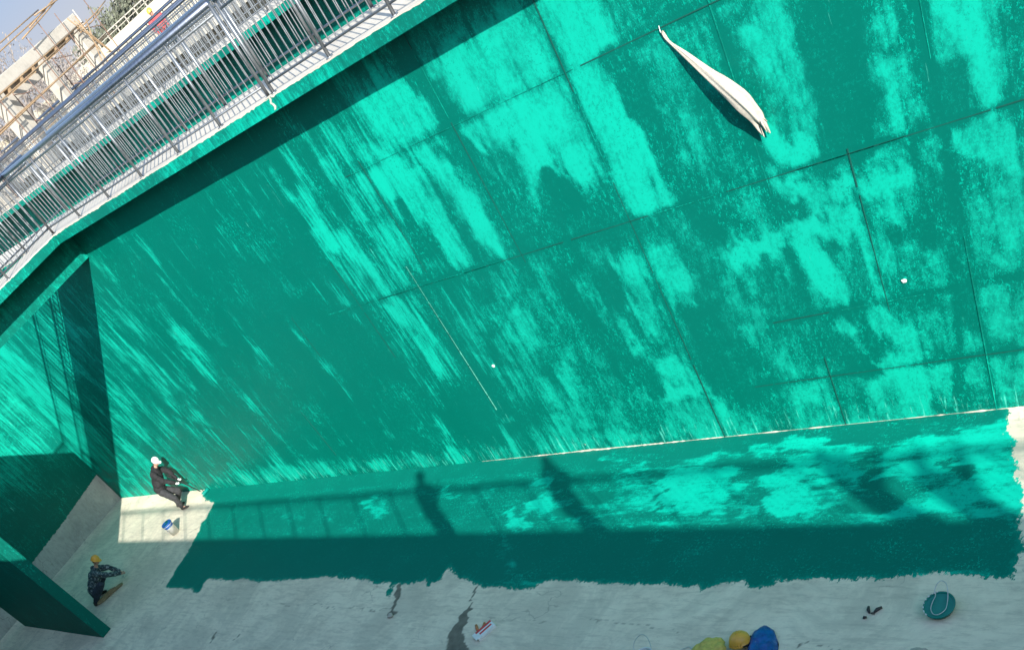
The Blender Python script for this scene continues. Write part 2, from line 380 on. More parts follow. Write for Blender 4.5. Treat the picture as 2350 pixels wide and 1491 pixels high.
# ---------------------------------------------------------------- where the coating is thin / dense / missing
# (plan metres on the wall: u, h ... and on the floor: u, w ...; each row is a brushed stroke: start, end, half width, coat)
WALL_COAT = [
  (9.29, 6.16, 9.24, 5.69, 0.41, 0.9), (10.14, 6.09, 10.01, 5.72, 0.44, 0.95), (9.85, 6.26, 9.44, 6.17, 0.19, 0.85), (8.39, 6.23, 8.35, 5.84, 0.34, 0.95), (8.5, 6.27, 8.53, 5.65, 0.19, 0.9),
  (8.52, 5.45, 8.27, 4.63, 0.32, 0.95), (8.56, 5.61, 8.22, 5.6, 0.14, 0.85), (8.52, 4.42, 8.49, 3.94, 0.21, 0.85), (8.12, 4.31, 8.1, 3.78, 0.09, 0.85), (8.37, 5.09, 8.38, 4.55, 0.33, 0.95),
  (10.71, 5.54, 10.51, 4.62, 0.12, 0.85), (9.74, 5.47, 9.7, 4.82, 0.21, 0.95), (9.39, 5.47, 9.13, 4.66, 0.32, 0.95), (9.97, 4.84, 10.08, 4.37, 0.14, 0.6), (9.23, 4.63, 9.33, 4.35, 0.06, 0.8),
  (9.33, 4.83, 9.22, 4.51, 0.18, 0.7), (12.11, 6.28, 11.88, 5.78, 0.25, 0.7), (11.37, 6.22, 11.18, 5.69, 0.25, 0.85), (11.79, 6.3, 11.61, 5.64, 0.31, 0.8), (10.76, 6.08, 10.77, 5.74, 0.08, 0.4),
  (12.25, 5.44, 12.19, 4.81, 0.32, 0.9), (12.11, 4.78, 12.12, 4.1, 0.22, 0.85), (12.78, 5.39, 13.06, 4.21, 0.18, 0.75), (13.09, 5.47, 13.11, 5.05, 0.13, 0.8), (11.45, 5.21, 11.41, 4.6, 0.2, 0.8),
  (11.28, 4.7, 11.34, 4.2, 0.2, 0.85), (11.28, 4.15, 11.21, 3.79, 0.08, 0.7), (13.6, 5.54, 13.6, 5.03, 0.09, 0.65), (13.63, 4.89, 13.64, 4.27, 0.08, 0.6), (14.92, 6.21, 14.73, 5.48, 0.17, 0.6),
  (14.63, 5.68, 14.68, 4.84, 0.2, 0.7), (14.37, 4.77, 14.17, 4.23, 0.17, 0.75), (14.43, 6.28, 14.14, 5.77, 0.11, 0.5), (13.61, 6.44, 13.59, 5.82, 0.22, 0.5), (13.12, 6.35, 13.07, 5.88, 0.18, 0.5),
  (14.17, 3.98, 14.13, 3.37, 0.15, 0.75), (14.15, 3.55, 13.84, 2.59, 0.26, 0.85), (13.93, 2.7, 13.83, 2.16, 0.29, 0.85), (13.99, 2.98, 14.09, 2.15, 0.28, 0.7), (19.78, 6.37, 20, 4.44, 0.13, 0.55),
  (20, 4.44, 19.99, 3.11, 0.12, 0.5), (21.82, 6.09, 22.06, 4.85, 0.1, 0.45), (22.48, 5.39, 22.55, 4.84, 0.27, 0.5), (20.08, 5.39, 20.2, 4.05, 0.15, 0.5), (24.05, 4.15, 23.66, 2.65, 0.6, 0.5),
  (21.26, 4.02, 21.29, 3.32, 0.44, 0.6), (26.19, 3.42, 26.79, 2.17, 0.48, 0.55), (27.75, 2.44, 29.27, 0.76, 0.42, 0.5), (19.01, 3.29, 19.14, 2.63, 0.22, 0.6), (20.87, 3.6, 21.09, 2.3, 0.25, 0.4),
  (17.23, 3.5, 17.1, 2.64, 0.2, 0.55), (17.17, 2.86, 16.87, 2.06, 0.14, 0.4), (10.34, 3.71, 10.44, 2.93, 0.1, 0.5), (10.4, 2.92, 10.44, 2.55, 0.12, 0.75), (9.23, 3.1, 8.47, 2.68, 0.16, 0.7),
  (9.71, 3.55, 9.45, 3.15, 0.16, 0.5), (9, 3.96, 8.97, 3.44, 0.15, 0.3), (8.51, 3, 8.38, 2.14, 0.29, 0.85), (8.07, 3.47, 8.03, 2.95, 0.17, 0.35), (9.73, 2.71, 9.69, 2.24, 0.1, 0.6),
  (9.4, 2.63, 9.26, 2.27, 0.09, 0.6), (9.65, 2.31, 9.68, 1.77, 0.09, 0.7), (11.45, 2.83, 11.57, 2.35, 0.17, 0.55), (11.7, 3.04, 11.56, 2.52, 0.16, 0.45), (11.8, 1.23, 11.83, 0.85, 0.24, 0.6),
  (12.11, 1.56, 11.9, 0.57, 0.43, 0.35), (9.29, 1.54, 8.89, 1.15, 0.22, 0.75), (9.39, 0.98, 8.73, 0.96, 0.1, 0.9), (9.63, 1.01, 9.3, 0.79, 0.1, 0.75), (9.26, 0.52, 8.92, 0.13, 0.3, 0.7),
  (8.59, 0.52, 8.31, 0.23, 0.24, 0.7), (10.13, 0.17, 9.46, 0.46, 0.12, 0.5), (7.44, 2.87, 6.75, 3.01, 0.1, 0.97), (7, 3.01, 5.77, 2.99, 0.13, 0.97), (6.41, 3.32, 5.94, 3.36, 0.15, 0.9),
  (5.57, 3.36, 5.13, 3.26, 0.09, 0.85), (5.77, 3.42, 5.69, 3.29, 0.06, 0.85), (5.07, 3.32, 4.92, 3.33, 0.07, 0.7), (6.63, 3.71, 6.14, 3.63, 0.08, 0.8), (6.52, 2.78, 6.33, 2.24, 0.16, 0.9),
  (6.27, 2.42, 6.19, 2.09, 0.12, 0.85), (5.69, 2.8, 5.67, 2.34, 0.11, 0.8), (5.7, 2.4, 5.71, 1.92, 0.07, 0.7), (5.39, 3.05, 5.29, 2.81, 0.08, 0.7), (7.04, 2.34, 6.87, 1.9, 0.17, 0.4),
  (4.98, 5.02, 4.94, 4.73, 0.12, 0.75), (4.97, 4.4, 5.01, 3.83, 0.13, 0.8), (4.81, 4.3, 4.8, 3.81, 0.06, 0.7), (4.14, 4.71, 4.13, 4.28, 0.1, 0.9), (4.15, 4.25, 4.12, 3.82, 0.12, 0.9),
  (4.35, 4.67, 4.29, 4.53, 0.09, 0.7), (4.69, 3.55, 4.3, 3.43, 0.13, 0.7), (4.2, 3.54, 3.88, 3.21, 0.19, 0.65), (4.75, 3.47, 4.61, 3.24, 0.11, 0.75), (4.11, 2.95, 3.91, 2.8, 0.16, 0.5),
  (4.5, 2.81, 4.19, 2.37, 0.14, 0.5), (6.49, 4.09, 6.12, 3.88, 0.14, 0.97), (6.24, 4.02, 6.13, 3.83, 0.1, 0.9), (6.77, 5.42, 6.77, 5.01, 0.08, 0.65), (6.33, 5.3, 6.27, 4.88, 0.12, 0.75),
  (6.07, 5.29, 5.95, 5.04, 0.13, 0.6), (7.15, 5.6, 7.12, 5.41, 0.11, 0.5), (6.7, 4.75, 6.77, 4.43, 0.1, 0.6), (7.34, 4.51, 7.28, 4.06, 0.15, 0.35), (7.23, 5.31, 7.23, 4.77, 0.17, 0.35),
  (7.73, 5.43, 7.52, 5.07, 0.16, 0.45), (6.34, 1.66, 6.13, 1.42, 0.09, 0.85), (5.8, 1.56, 5.36, 1.21, 0.23, 0.75), (5.34, 1.59, 4.99, 1.15, 0.18, 0.6), (6.06, 1, 5.06, 0.76, 0.11, 0.7),
  (6.08, 0.64, 5.04, 0.55, 0.21, 0.85), (6.11, 0.27, 5.24, 0.37, 0.18, 0.75), (4.9, 0.73, 4.77, 0.51, 0.09, 0.6), (4.5, 0.54, 4.2, 0.42, 0.14, 0.6), (7.24, 0.74, 6.87, 0.38, 0.18, 0.55),
  (7.42, 1.45, 6.85, 1.35, 0.18, 0.4), (4.39, 1.28, 4.08, 1.46, 0.14, 0.45), (4.18, 2.1, 4.01, 2, 0.06, 0.6), (4.48, 2.33, 4.27, 2.17, 0.06, 0.5), (30.51, 5.11, 30.89, 2.47, 1.16, 0.75),
  (35.09, 3.66, 33.59, 2.59, 1.1, 0.65), (25.53, 5.42, 27.12, 4.12, 0.35, 0.5), (27.85, 5.61, 29.25, 3.86, 0.44, 0.5), (27.65, 6.35, 28.53, 5.33, 0.23, 0.5), (29, 4.13, 31.68, 1.5, 0.48, 0.55),
  (30.12, 0.47, 13.53, 0.17, 0.18, 0.6), (13.42, 0.32, 11.62, 0.34, 0.28, 0.55), (27.43, 0.11, 18.58, 0.34, 0.22, 0.6), (18.71, 0.87, 15.07, 1, 0.06, 0.5), (11.67, 0.24, 8.92, 0.13, 0.11, 0.6),
  (6.98, -0.01, 4.58, -0, 0.06, 0.6), (6.13, 1.88, 5.83, 1.89, 0.12, 0.1), (5.4, 3, 4.86, 2.65, 0.15, 0.3),
]
WALL_DENSE = [
  (5.58, 5.28, 5.86, 3.85, 0.15, 0.03), (5.3, 5.1, 5.48, 3.79, 0.15, 0.03), (5.43, 5.22, 5.67, 3.85, 0.15, 0.03), (4.59, 4.92, 4.63, 3.72, 0.06, 0.08), (8.34, 2.06, 8.38, 1.23, 0.35, 0.05),
  (7.89, 1.53, 7.7, 1.27, 0.16, 0.1), (10.82, 5.46, 10.57, 3.83, 0.17, 0.05), (10.49, 3.95, 10.36, 2.61, 0.2, 0.08), (9.79, 4.36, 9.12, 3.74, 0.31, 0.06), (11.02, 6.5, 10.96, 5.56, 0.13, 0.1),
  (6.64, 3.33, 6.39, 3.21, 0.14, 0.08), (5.31, 2.7, 4.89, 2.52, 0.12, 0.05), (9.68, 1.44, 9.67, 1.1, 0.2, 0.05), (10.12, 2.25, 9.96, 1.4, 0.24, 0.08), (18.84, 6.58, 16.73, 4.55, 0.82, 0.06),
  (15.74, 6.22, 15.71, 4.41, 0.62, 0.03), (16.52, 4.59, 16.37, 3.04, 0.55, 0.05), (18.23, 4.39, 18.06, 3.75, 0.53, 0.1), (21, 6.4, 20.76, 5.95, 0.37, 0.1), (8.05, 5.54, 7.79, 4.1, 0.16, 0.18),
  (7.83, 4, 7.58, 3.34, 0.23, 0.12), (4.54, 3.64, 5.02, 0.34, 0.07, 0.2), (4.74, 1.95, 4.58, 1.07, 0.1, 0.08), (6.34, 1.11, 6.15, 0.87, 0.14, 0.12), (10.61, 5.09, 10.55, 4.63, 0.12, 0.15),
  (9.52, 3.02, 9.58, 2.6, 0.12, 0.1), (15.76, 2.22, 13.89, 1.01, 0.54, 0.12), (19.38, 2.43, 17.07, 1.18, 0.64, 0.12), (6.01, 1.4, 5.93, 1.25, 0.16, 0.1), (25.15, 3.54, 24.21, 2.3, 0.13, 0.1),
]
FLOOR_COAT = [
  (9.31, 9.97, 8.35, 9.7, 0.34, 0.92), (9.27, 9.57, 8.32, 9.33, 0.21, 0.9), (8.71, 10.12, 8.32, 9.99, 0.16, 0.8), (8.33, 10.67, 6.98, 10.66, 0.12, 0.9), (9.46, 10.59, 8.34, 10.52, 0.08, 0.5),
  (8.03, 9.87, 7.73, 9.39, 0.13, 0.35), (7.38, 9.92, 6.99, 9.35, 0.18, 0.85), (7.21, 10.36, 6.83, 9.78, 0.12, 0.75), (7.03, 10.43, 6.32, 10.36, 0.14, 0.9), (6.63, 10.12, 5.57, 9.69, 0.16, 0.8),
  (7.65, 9.21, 6.5, 9.16, 0.12, 0.8), (7.32, 9.46, 6.61, 9.25, 0.14, 0.8), (5.21, 9.18, 3.88, 9.34, 0.13, 0.95), (5.18, 10.07, 4.39, 10.39, 0.32, 0.9), (4.77, 9.87, 4.06, 9.81, 0.31, 0.85),
  (4.75, 9.47, 3.97, 9.5, 0.2, 0.9), (4.64, 10.51, 4.41, 10.64, 0.17, 0.97), (5.7, 10.38, 5.45, 10.52, 0.14, 0.8), (11.05, 10.75, 9.97, 10.54, 0.16, 0.6), (10.68, 10.28, 9.6, 9.68, 0.17, 0.55),
  (12.22, 9.73, 11.55, 9.53, 0.2, 0.85), (12.73, 10.16, 12.33, 10.24, 0.11, 0.8), (12.73, 9.47, 12.11, 9.06, 0.13, 0.8), (12.53, 8.85, 11.38, 7.65, 0.12, 0.4), (11.76, 8.21, 11.31, 7.71, 0.1, 0.45),
  (17.56, 10.02, 16.7, 9.58, 0.16, 0.65), (18.63, 9.52, 17.54, 9.08, 0.08, 0.5), (19.85, 9.28, 19.18, 8.98, 0.08, 0.5), (15.21, 10.27, 14.72, 9.99, 0.09, 0.6), (14.36, 10.21, 13.05, 9.77, 0.29, 0.35),
  (13.81, 9.46, 12.85, 8.97, 0.17, 0.35), (20.72, 9.75, 19.76, 9.56, 0.12, 0.4), (21.55, 9.18, 20.6, 8.86, 0.09, 0.35), (8.98, 8.69, 7.76, 8.5, 0.17, 0.25), (8.78, 8.32, 7.16, 8.16, 0.1, 0.2),
  (13.87, 8.19, 13.05, 8.42, 0.13, 0.25), (15.32, 8.3, 12.81, 8.09, 0.08, 0.25), (4.53, 8.01, 3.66, 8.11, 0.05, 0.8), (5.17, 7.96, 4.54, 8.06, 0.04, 0.6), (11.95, 7.69, 10.99, 7.69, 0.06, 0.5),
  (4.66, 8.7, 4.31, 8.62, 0.07, 0.2), (3.77, 8.97, 3.68, 8.97, 0.06, 0.5), (9.84, 9.3, 8.7, 9.11, 0.09, 0.5), (3.99, 8.26, 3.68, 8.2, 0.05, 0.3),
]
FLOOR_DENSE = [
  (8.27, 10.37, 7.62, 10.12, 0.16, 0.1), (5.95, 9.89, 5.39, 9.51, 0.12, 0.15), (4.82, 10.04, 4.59, 9.97, 0.1, 0.12), (7.56, 9.65, 7.16, 9.1, 0.12, 0.1), (9.88, 10.37, 9.17, 9.37, 0.07, 0.15),
  (6.08, 9.39, 5.27, 9.19, 0.09, 0.2), (4.64, 9.82, 4.52, 9.77, 0.07, 0.15),
]
FLOOR_STAIN = [
  (11.83, 6.15, 11.99, 6.48, 0.171, 1), (11.99, 6.48, 12.14, 6.87, 0.107, 1), (12.14, 6.87, 12.14, 7.09, 0.065, 1), (12.14, 7.09, 12.24, 7.41, 0.028, 0.8), (12.24, 7.41, 12.28, 7.52, 0.018, 0.8),
  (12.28, 7.58, 12.28, 7.61, 0.047, 0.9), (11.71, 6.33, 11.52, 6.18, 0.069, 1), (14.45, 7.56, 14.34, 7.34, 0.063, 0.95), (14.34, 7.34, 14.21, 7.01, 0.039, 0.85), (14.21, 7.01, 14.17, 6.87, 0.042, 0.8),
  (14.19, 6.85, 14.13, 6.88, 0.096, 0.9), (19.91, 5.97, 19.83, 5.76, 0.044, 0.7), (18.81, 5.97, 18.89, 5.84, 0.049, 0.7), (15.24, 7.71, 15.14, 7.46, 0.028, 0.5), (15.13, 7.54, 14.78, 6.98, 0.02, 0.45),
  (17.17, 6.95, 15.6, 6.95, 0.018, 0.55), (15.6, 6.95, 13.96, 7, 0.018, 0.5), (18.93, 6.94, 17.17, 6.95, 0.018, 0.5), (11.5, 6.91, 10.12, 6.96, 0.018, 0.45), (9.34, 7.04, 8.37, 6.97, 0.018, 0.5),
  (8.37, 6.97, 7.57, 6.91, 0.018, 0.5), (5.9, 6.82, 4.97, 6.85, 0.018, 0.6), (27.2, 7.9, 22.61, 7.98, 0.018, 0.3), (24.65, 9.99, 24.79, 9.58, 0.036, 0.45), (24.79, 9.58, 25.31, 9.18, 0.031, 0.45),
]
FLOOR_PAINT = [
  (26.927, 11.442), (26.424, 10.937), (26.241, 10.677), (25.883, 10.533), (25.222, 10.411), (25.049, 10.012), (24.943, 9.755), (24.996, 9.59),
  (24.723, 9.285), (24.682, 9.005), (24.529, 8.76), (24.404, 8.358), (24.331, 7.962), (24.219, 7.62), (24.138, 7.265), (23.616, 7.251),
  (22.976, 7.226), (22.635, 7.238), (22.078, 7.068), (22.146, 7.254), (22.227, 7.47), (22.127, 7.575), (21.205, 7.54), (20.424, 7.587),
  (19.592, 7.553), (18.73, 7.628), (17.875, 7.661), (17.204, 7.753), (16.462, 7.732), (15.85, 7.733), (15.176, 7.632), (14.849, 7.63),
  (14.69, 7.361), (14.546, 7.321), (14.654, 7.612), (14.157, 7.649), (13.826, 7.724), (13.602, 7.587), (13.612, 7.697), (13.399, 7.713),
  (13.434, 7.92), (13.394, 8.064), (13.263, 8.022), (12.958, 7.81), (12.555, 7.745), (12.24, 7.629), (12.012, 7.595), (11.576, 7.629),
  (11.347, 7.606), (10.96, 7.648), (10.837, 7.77), (10.28, 7.823), (9.7, 7.79), (8.986, 7.773), (8.49, 7.778), (7.707, 7.776),
  (7.599, 7.678), (7.42, 7.793), (7.159, 7.85), (6.993, 7.871), (6.829, 7.77), (6.517, 7.795), (6.513, 7.907), (6.058, 7.934),
  (5.448, 7.934), (4.999, 7.96), (4.855, 8.022), (4.598, 8.063), (4.448, 8.087), (4.131, 8.065), (3.727, 8.031), (3.494, 8.01),
  (3.526, 8.198), (3.601, 8.439), (3.541, 8.459), (3.632, 8.789), (3.691, 8.812), (3.733, 8.971), (3.673, 8.983), (3.743, 9.189),
  (3.872, 9.566), (3.968, 9.725), (4.003, 9.881), (4.114, 10.085), (4.147, 10.285), (4.291, 10.542), (4.39, 10.841), (4.568, 11.331),
]

def seg_dist(X, Y, a0, b0, a1, b1):
    dx, dy = a1 - a0, b1 - b0; L = max(dx * dx + dy * dy, 1e-9)
    t = np.clip(((X - a0) * dx + (Y - b0) * dy) / L, 0, 1)
    return np.hypot(X - a0 - t * dx, Y - b0 - t * dy)

_T = np.random.RandomState(5).rand(256, 256)
def vnoise(x, y, k=0):
    xi = np.floor(x).astype(int); yi = np.floor(y).astype(int); fx = x - xi; fy = y - yi
    fx = fx * fx * (3 - 2 * fx); fy = fy * fy * (3 - 2 * fy)
    g = lambda a, b: _T[(a + 37 * k) % 256, (b + 91 * k) % 256]
    return (g(xi, yi) * (1 - fx) + g(xi + 1, yi) * fx) * (1 - fy) + (g(xi, yi + 1) * (1 - fx) + g(xi + 1, yi + 1) * fx) * fy - .5
def fbm(x, y, k=0, n=4): return sum(vnoise(x * 2 ** i, y * 2 ** i, k + i) * .58 ** i for i in range(n))

def strokes(X, Y, base, light, dense, soft=.45, warp=(0, 0, 1, 1)):
    c = base.copy()
    if warp[0]:     # the edge of every brushed patch is torn, never a clean band
        dx = warp[0] * fbm(X * warp[2], Y * warp[3], 1); dy = warp[1] * fbm(X * warp[2], Y * warp[3], 7)
        X = X + dx; Y = Y + dy
    for a0, b0, a1, b1, hw, v in light:
        w = 1 - np.clip((seg_dist(X, Y, a0, b0, a1, b1) - hw * (1 - soft)) / (2 * hw * soft), 0, 1)
        c = np.maximum(c, c * (1 - w) + v * w)
    for a0, b0, a1, b1, hw, v in dense:
        w = 1 - np.clip((seg_dist(X, Y, a0, b0, a1, b1) - hw * (1 - soft)) / (2 * hw * soft), 0, 1)
        c = c * (1 - w) + v * w
    return c

def grid(name, A, B, pt, attrs, mats, flip=False):
    """mesh grid over arrays A (u) x B; pt(a, b) -> numpy xyz"""
    na, nb = len(A), len(B); X, Y = np.meshgrid(A, B, indexing='ij')
    co = pt(X, Y).reshape(-1, 3)
    i = np.arange((na - 1) * (nb - 1)); r, c = i // (nb - 1), i % (nb - 1); v0 = r * nb + c
    q = np.stack([v0, v0 + 1, v0 + nb + 1, v0 + nb], 1)
    if flip: q = q[:, ::-1]
    me = bpy.data.meshes.new(name)
    me.vertices.add(len(co)); me.vertices.foreach_set('co', co.ravel())
    me.loops.add(q.size); me.loops.foreach_set('vertex_index', q.ravel().astype(np.int32))
    me.polygons.add(len(q)); me.polygons.foreach_set('loop_start', np.arange(0, q.size, 4, dtype=np.int32))
    me.update(calc_edges=True); me.validate()
    for k, fn in attrs.items():
        at = me.attributes.new(k, 'FLOAT', 'POINT'); at.data.foreach_set('value', fn(X, Y).ravel().astype(np.float32))
    return me

# ---------------------------------------------------------------- levels
TOP = 7.12          # walkway surface
LIP = 6.94          # underside of the projecting walkway edge
WALL = 11.0         # face of the painted wall
UC = 32.4           # far end of the tank
SEAM_U = [2.5, 4.59, 5.64, 6.69, 8.77, 10.85, 12.93, 13.31, 15.0, 17.1, 19.15, 21.2, 23.3, 25.4, 27.5, 29.6]
SEAM_H = [.86, 1.84, 3.72, 5.65]
SPAN_U = {13.31: (1.2, 4.1), 12.93: (3.9, 5.8), 10.85: (3.6, 6.9), 5.64: (1.7, 3.8), 21.2: (0, 0), 23.3: (0, 0), 25.4: (0, 0), 27.5: (0, 0), 29.6: (0, 0), 15.0: (2.6, 4.6), 17.1: (3.0, 3.9), 19.15: (.6, 1.9)}
SPAN_H = {5.65: (2.0, 13.4), 3.72: (2.0, 15.5), 1.84: (2.0, 7.3), .86: (2.0, 7.9)}

def rnd(n):
    return np.array([noise.noise(Vector(q)) for q in n])

# ---------------------------------------------------------------- the painted wall
def wall_coat(U, H):
    base = np.interp(U, [-13, 2, 4, 9, 12, 14.5, 17, 20, 24, 28, 32.4], [.39, .39, .40, .38, .35, .28, .10, .12, .32, .36, .42])
    base = base - .10 * np.exp(-((U - 17.5) / 3.2) ** 2) * np.clip((H - 1.5) / 2, 0, 1)
    c = strokes(U, H, base, WALL_COAT, WALL_DENSE, .36, (.09, .26, 6.5, 2.6))
    far = np.clip((U - 11) / 2.5, 0, 1); c = base + (c - base) * (.86 - .14 * far)
    # long brush pulls broken up along the wall
    q = np.sin(U * 7.1 + 2.3 * np.sin(H * .9)) * np.sin(U * 3.3 + H * 1.7 + 1.1) + .7 * np.sin(U * 17.3 + 1.2 * np.sin(H * 2.1)) * np.sin(H * 2.9 + U * 5.1)
    c = c + .05 * q * (.6 + .8 * far) + fbm(U * 2.6, H * 1.1, 4) * (.17 + .14 * far) + fbm(U * 8, H * 1.6, 6) * .12 + fbm(U * 7, H * 1.3, 9) * .26 * far
    # denser paint rolled along the formwork joints
    for s in SEAM_U:
        lo, hi = SPAN_U.get(s, (0, 8)); d = np.abs(U - s) + 9 * ((H < lo) | (H > hi)); c = c - .38 * np.clip(1.15 - d / .075, 0, 1) * (.45 + .55 * np.sin(H * 1.3 + s * 3) ** 2)
    for s in SEAM_H:
        lo, hi = SPAN_H[s]; d = np.abs(H - s) + 9 * ((U < lo) | (U > hi)); c = c - .42 * np.clip((25 - U) / 8, .12, 1) * np.clip(1.2 - d / .065, 0, 1) * (.55 + .45 * np.sin(U * .8 + s) ** 2)
    low = np.clip(1 - H / .45, 0, 1)
    c = c + low * .10 * (np.sin(U * 2.3) * .5 + .8)
    # narrow shutter boards, each a shade of its own, with hard straight edges
    bw = U + .10 * np.sin(U * 1.7); bi = np.floor(bw / .36); bf = bw / .36 - bi; rows = np.searchsorted(SEAM_H, H) + 2 * np.floor(H / 1.1 + .7 * np.sin(bi * 2.1))
    hsh = np.mod(np.sin(bi * 127.1 + rows * 311.7) * 43758.5453, 1.0)
    c = c + (hsh - .5) * .27 - .13 * (np.minimum(bf, 1 - bf) < .075) * (np.mod(np.sin(bi * 91.7 + np.floor(H * 1.3) * 17.1) * 9758.5, 1.0) > .45)
    # every formwork panel took the coat a little differently
    pu = np.searchsorted(SEAM_U, U); ph = np.searchsorted(SEAM_H, H)
    c = c + (np.sin(pu * 12.9898 + ph * 78.233) * 43758.5453 % 1.0 - .5) * .10 * np.clip((16 - U) / 4, 0, 1)
    return c

def wall_bare(U, H):
    k = np.clip(1 - H / .055, 0, 1) * np.interp(U, [2, 4.4, 6, 9.5, 11.5, 12.8, 14.5, 26, 32], [.40, .42, .45, .58, .80, .60, .40, .36, .36])
    patch = np.clip(1 - np.hypot((U - 11.7) / .5, (H - .16) / .2), 0, 1) * .5
    return k + patch

A = np.concatenate([np.arange(-13, 2, .5), np.arange(2, 16, .05), np.arange(16, UC + .05, .1)]); A[-1] = UC
B = np.concatenate([np.arange(0, .3, .03), np.arange(.3, LIP, .07), [LIP]])
me = grid('tank_wall', A, B, lambda X, Y: np.stack([-X, np.full_like(X, WALL) + .004 * np.sin(X * 3.0) * np.sin(Y * 1.3), Y], -1),
          dict(coat=wall_coat, bare=wall_bare), None)
tank_wall = tag(link('tank_wall', me, M['wall']), 'tall green painted concrete tank wall with formwork joints, brushed in patchy light and dark coats', 'wall')
# raised fins left by the formwork joints and the core of the wall
s = MB()
def fin(pts, wd, mi=0):
    for a, b in zip(pts[:-1], pts[1:]):
        (u0, h0), (u1, h1) = a, b
        if abs(u1 - u0) < abs(h1 - h0): s.box(min(u0, u1) - wd, max(u0, u1) + wd, WALL - .006, WALL + .01, min(h0, h1), max(h0, h1), mi)
        else: s.box(min(u0, u1), max(u0, u1), WALL - .006, WALL + .01, min(h0, h1) - wd, max(h0, h1) + wd, mi)
rr = random.Random(3)
for su in SEAM_U:
    h, hi = SPAN_U.get(su, (0, LIP)); hi = min(hi, LIP)
    while h < hi - .1:
        L = rr.uniform(.8, 2.6)
        if rr.random() < .93:
            fin([(su + rr.uniform(-.006, .006), h), (su, min(h + L, hi - .02))], rr.choice([.003, .004, .005]), rr.choice([0, 0, 0, 1]))
        h += L + rr.uniform(.0, .10)
for sh in SEAM_H:
    u, uh = SPAN_H[sh]
    while u < uh:
        L = rr.uniform(.8, 3.2)
        if rr.random() < .85: fin([(u, sh + rr.uniform(-.008, .008)), (min(u + L, uh), sh)], rr.choice([.002, .003]), rr.choice([0, 0, 0, 1]))
        u += L + rr.uniform(.02, .3)
for k in range(9): fin([(13.305, 1.15 + k * .33), (13.305, 1.15 + k * .33 + .31)], .006, 2)
for a_, b_ in ((11.3, 15.9), (7.4, 8.3), (5.0, 6.1)):
    x = a_
    while x < b_: fin([(x, 3.72 + .006 * rr.random()), (x + .28, 3.72)], .004, 1); x += .34
s.box(-13, UC + .3, WALL + .02, WALL + .3, 0, LIP, 0)
s.build('formwork_joint', [M['joint'], M['paint'], M['chalk']], tank_wall)

# broken filler line where the wall meets the floor
s = MB(); u = 3.9; vs = []; k = 0
while u < 14.6:
    thick = np.interp(u, [3.9, 5, 6.4, 7.6, 8.6, 11, 12.6, 13.4, 14.6], [.5, .7, .15, .45, .7, 1.1, .9, .35, .1]) * max(0.02, .22 + 1.5 * noise.noise(Vector((u * 2.6, 1, 0))) + .7 * noise.noise(Vector((u * 11, 5, 0))))
    vs += [P(u, WALL - .004 - .028 * thick, .006), P(u, WALL - .007, .008 + .026 * thick), P(u, WALL + .002, .008 + .028 * thick)]
    u += .025; k += 1
s.add(vs, [(3 * i + j, 3 * i + 3 + j, 3 * i + 4 + j, 3 * i + 1 + j) for i in range(k - 1) for j in (0, 1)])
tag(s.build('floor_filler', M['bare']), 'crumbly cream filler line along the foot of the green tank wall', 'filler')

# ---------------------------------------------------------------- the tank floor (one sheet), painted along the wall
from math import hypot
POLY = np.array(FLOOR_PAINT)
def poly_sd(X, Y):
    """distance to the edge of the painted part, positive inside"""
    d = np.full(X.shape, 1e9); inside = np.zeros(X.shape, bool); n = len(POLY)
    for i in range(n):
        a, b = POLY[i], POLY[(i + 1) % n]
        d = np.minimum(d, seg_dist(X, Y, a[0], a[1], b[0], b[1]))
        cond = ((a[1] > Y) != (b[1] > Y)) & (X < (b[0] - a[0]) * (Y - a[1]) / ((b[1] - a[1]) if abs(b[1] - a[1]) > 1e-9 else 1e-9) + a[0])
        inside ^= cond
    return np.where(inside, d, -d)
def floor_coat(U, W):
    base = np.interp(U, [3, 5.5, 9, 11, 13, 20, 26], [.50, .48, .44, .34, .28, .24, .22])
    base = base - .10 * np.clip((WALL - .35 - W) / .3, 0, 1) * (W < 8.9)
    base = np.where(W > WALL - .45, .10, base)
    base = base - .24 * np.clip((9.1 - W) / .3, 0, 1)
    c = strokes(U, W, base, FLOOR_COAT, FLOOR_DENSE, .42, (.45, .22, 2.4, 5.5))
    c = base + (c - base) * .86
    return c + .42 * fbm(U * 2.1, W * 6.5, 3) * np.clip((13.5 - U) / 3, .35, 1) * np.clip((W - 8.7) / .4, .25, 1)
def floor_wet(U, W): return strokes(U, W, np.zeros(U.shape), FLOOR_STAIN, [], .4, (.10, .12, 5, 5))
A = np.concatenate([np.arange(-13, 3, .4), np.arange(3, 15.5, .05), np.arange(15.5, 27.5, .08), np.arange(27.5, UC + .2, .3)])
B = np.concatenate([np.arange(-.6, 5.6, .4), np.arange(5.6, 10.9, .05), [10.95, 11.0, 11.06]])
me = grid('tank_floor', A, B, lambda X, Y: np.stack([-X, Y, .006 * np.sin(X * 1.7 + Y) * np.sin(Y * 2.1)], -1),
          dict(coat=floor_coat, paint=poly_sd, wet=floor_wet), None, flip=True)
tag(link('tank_floor', me, M['floor'], smooth=True), 'tank floor of pale concrete, painted green along the wall', kind='structure')

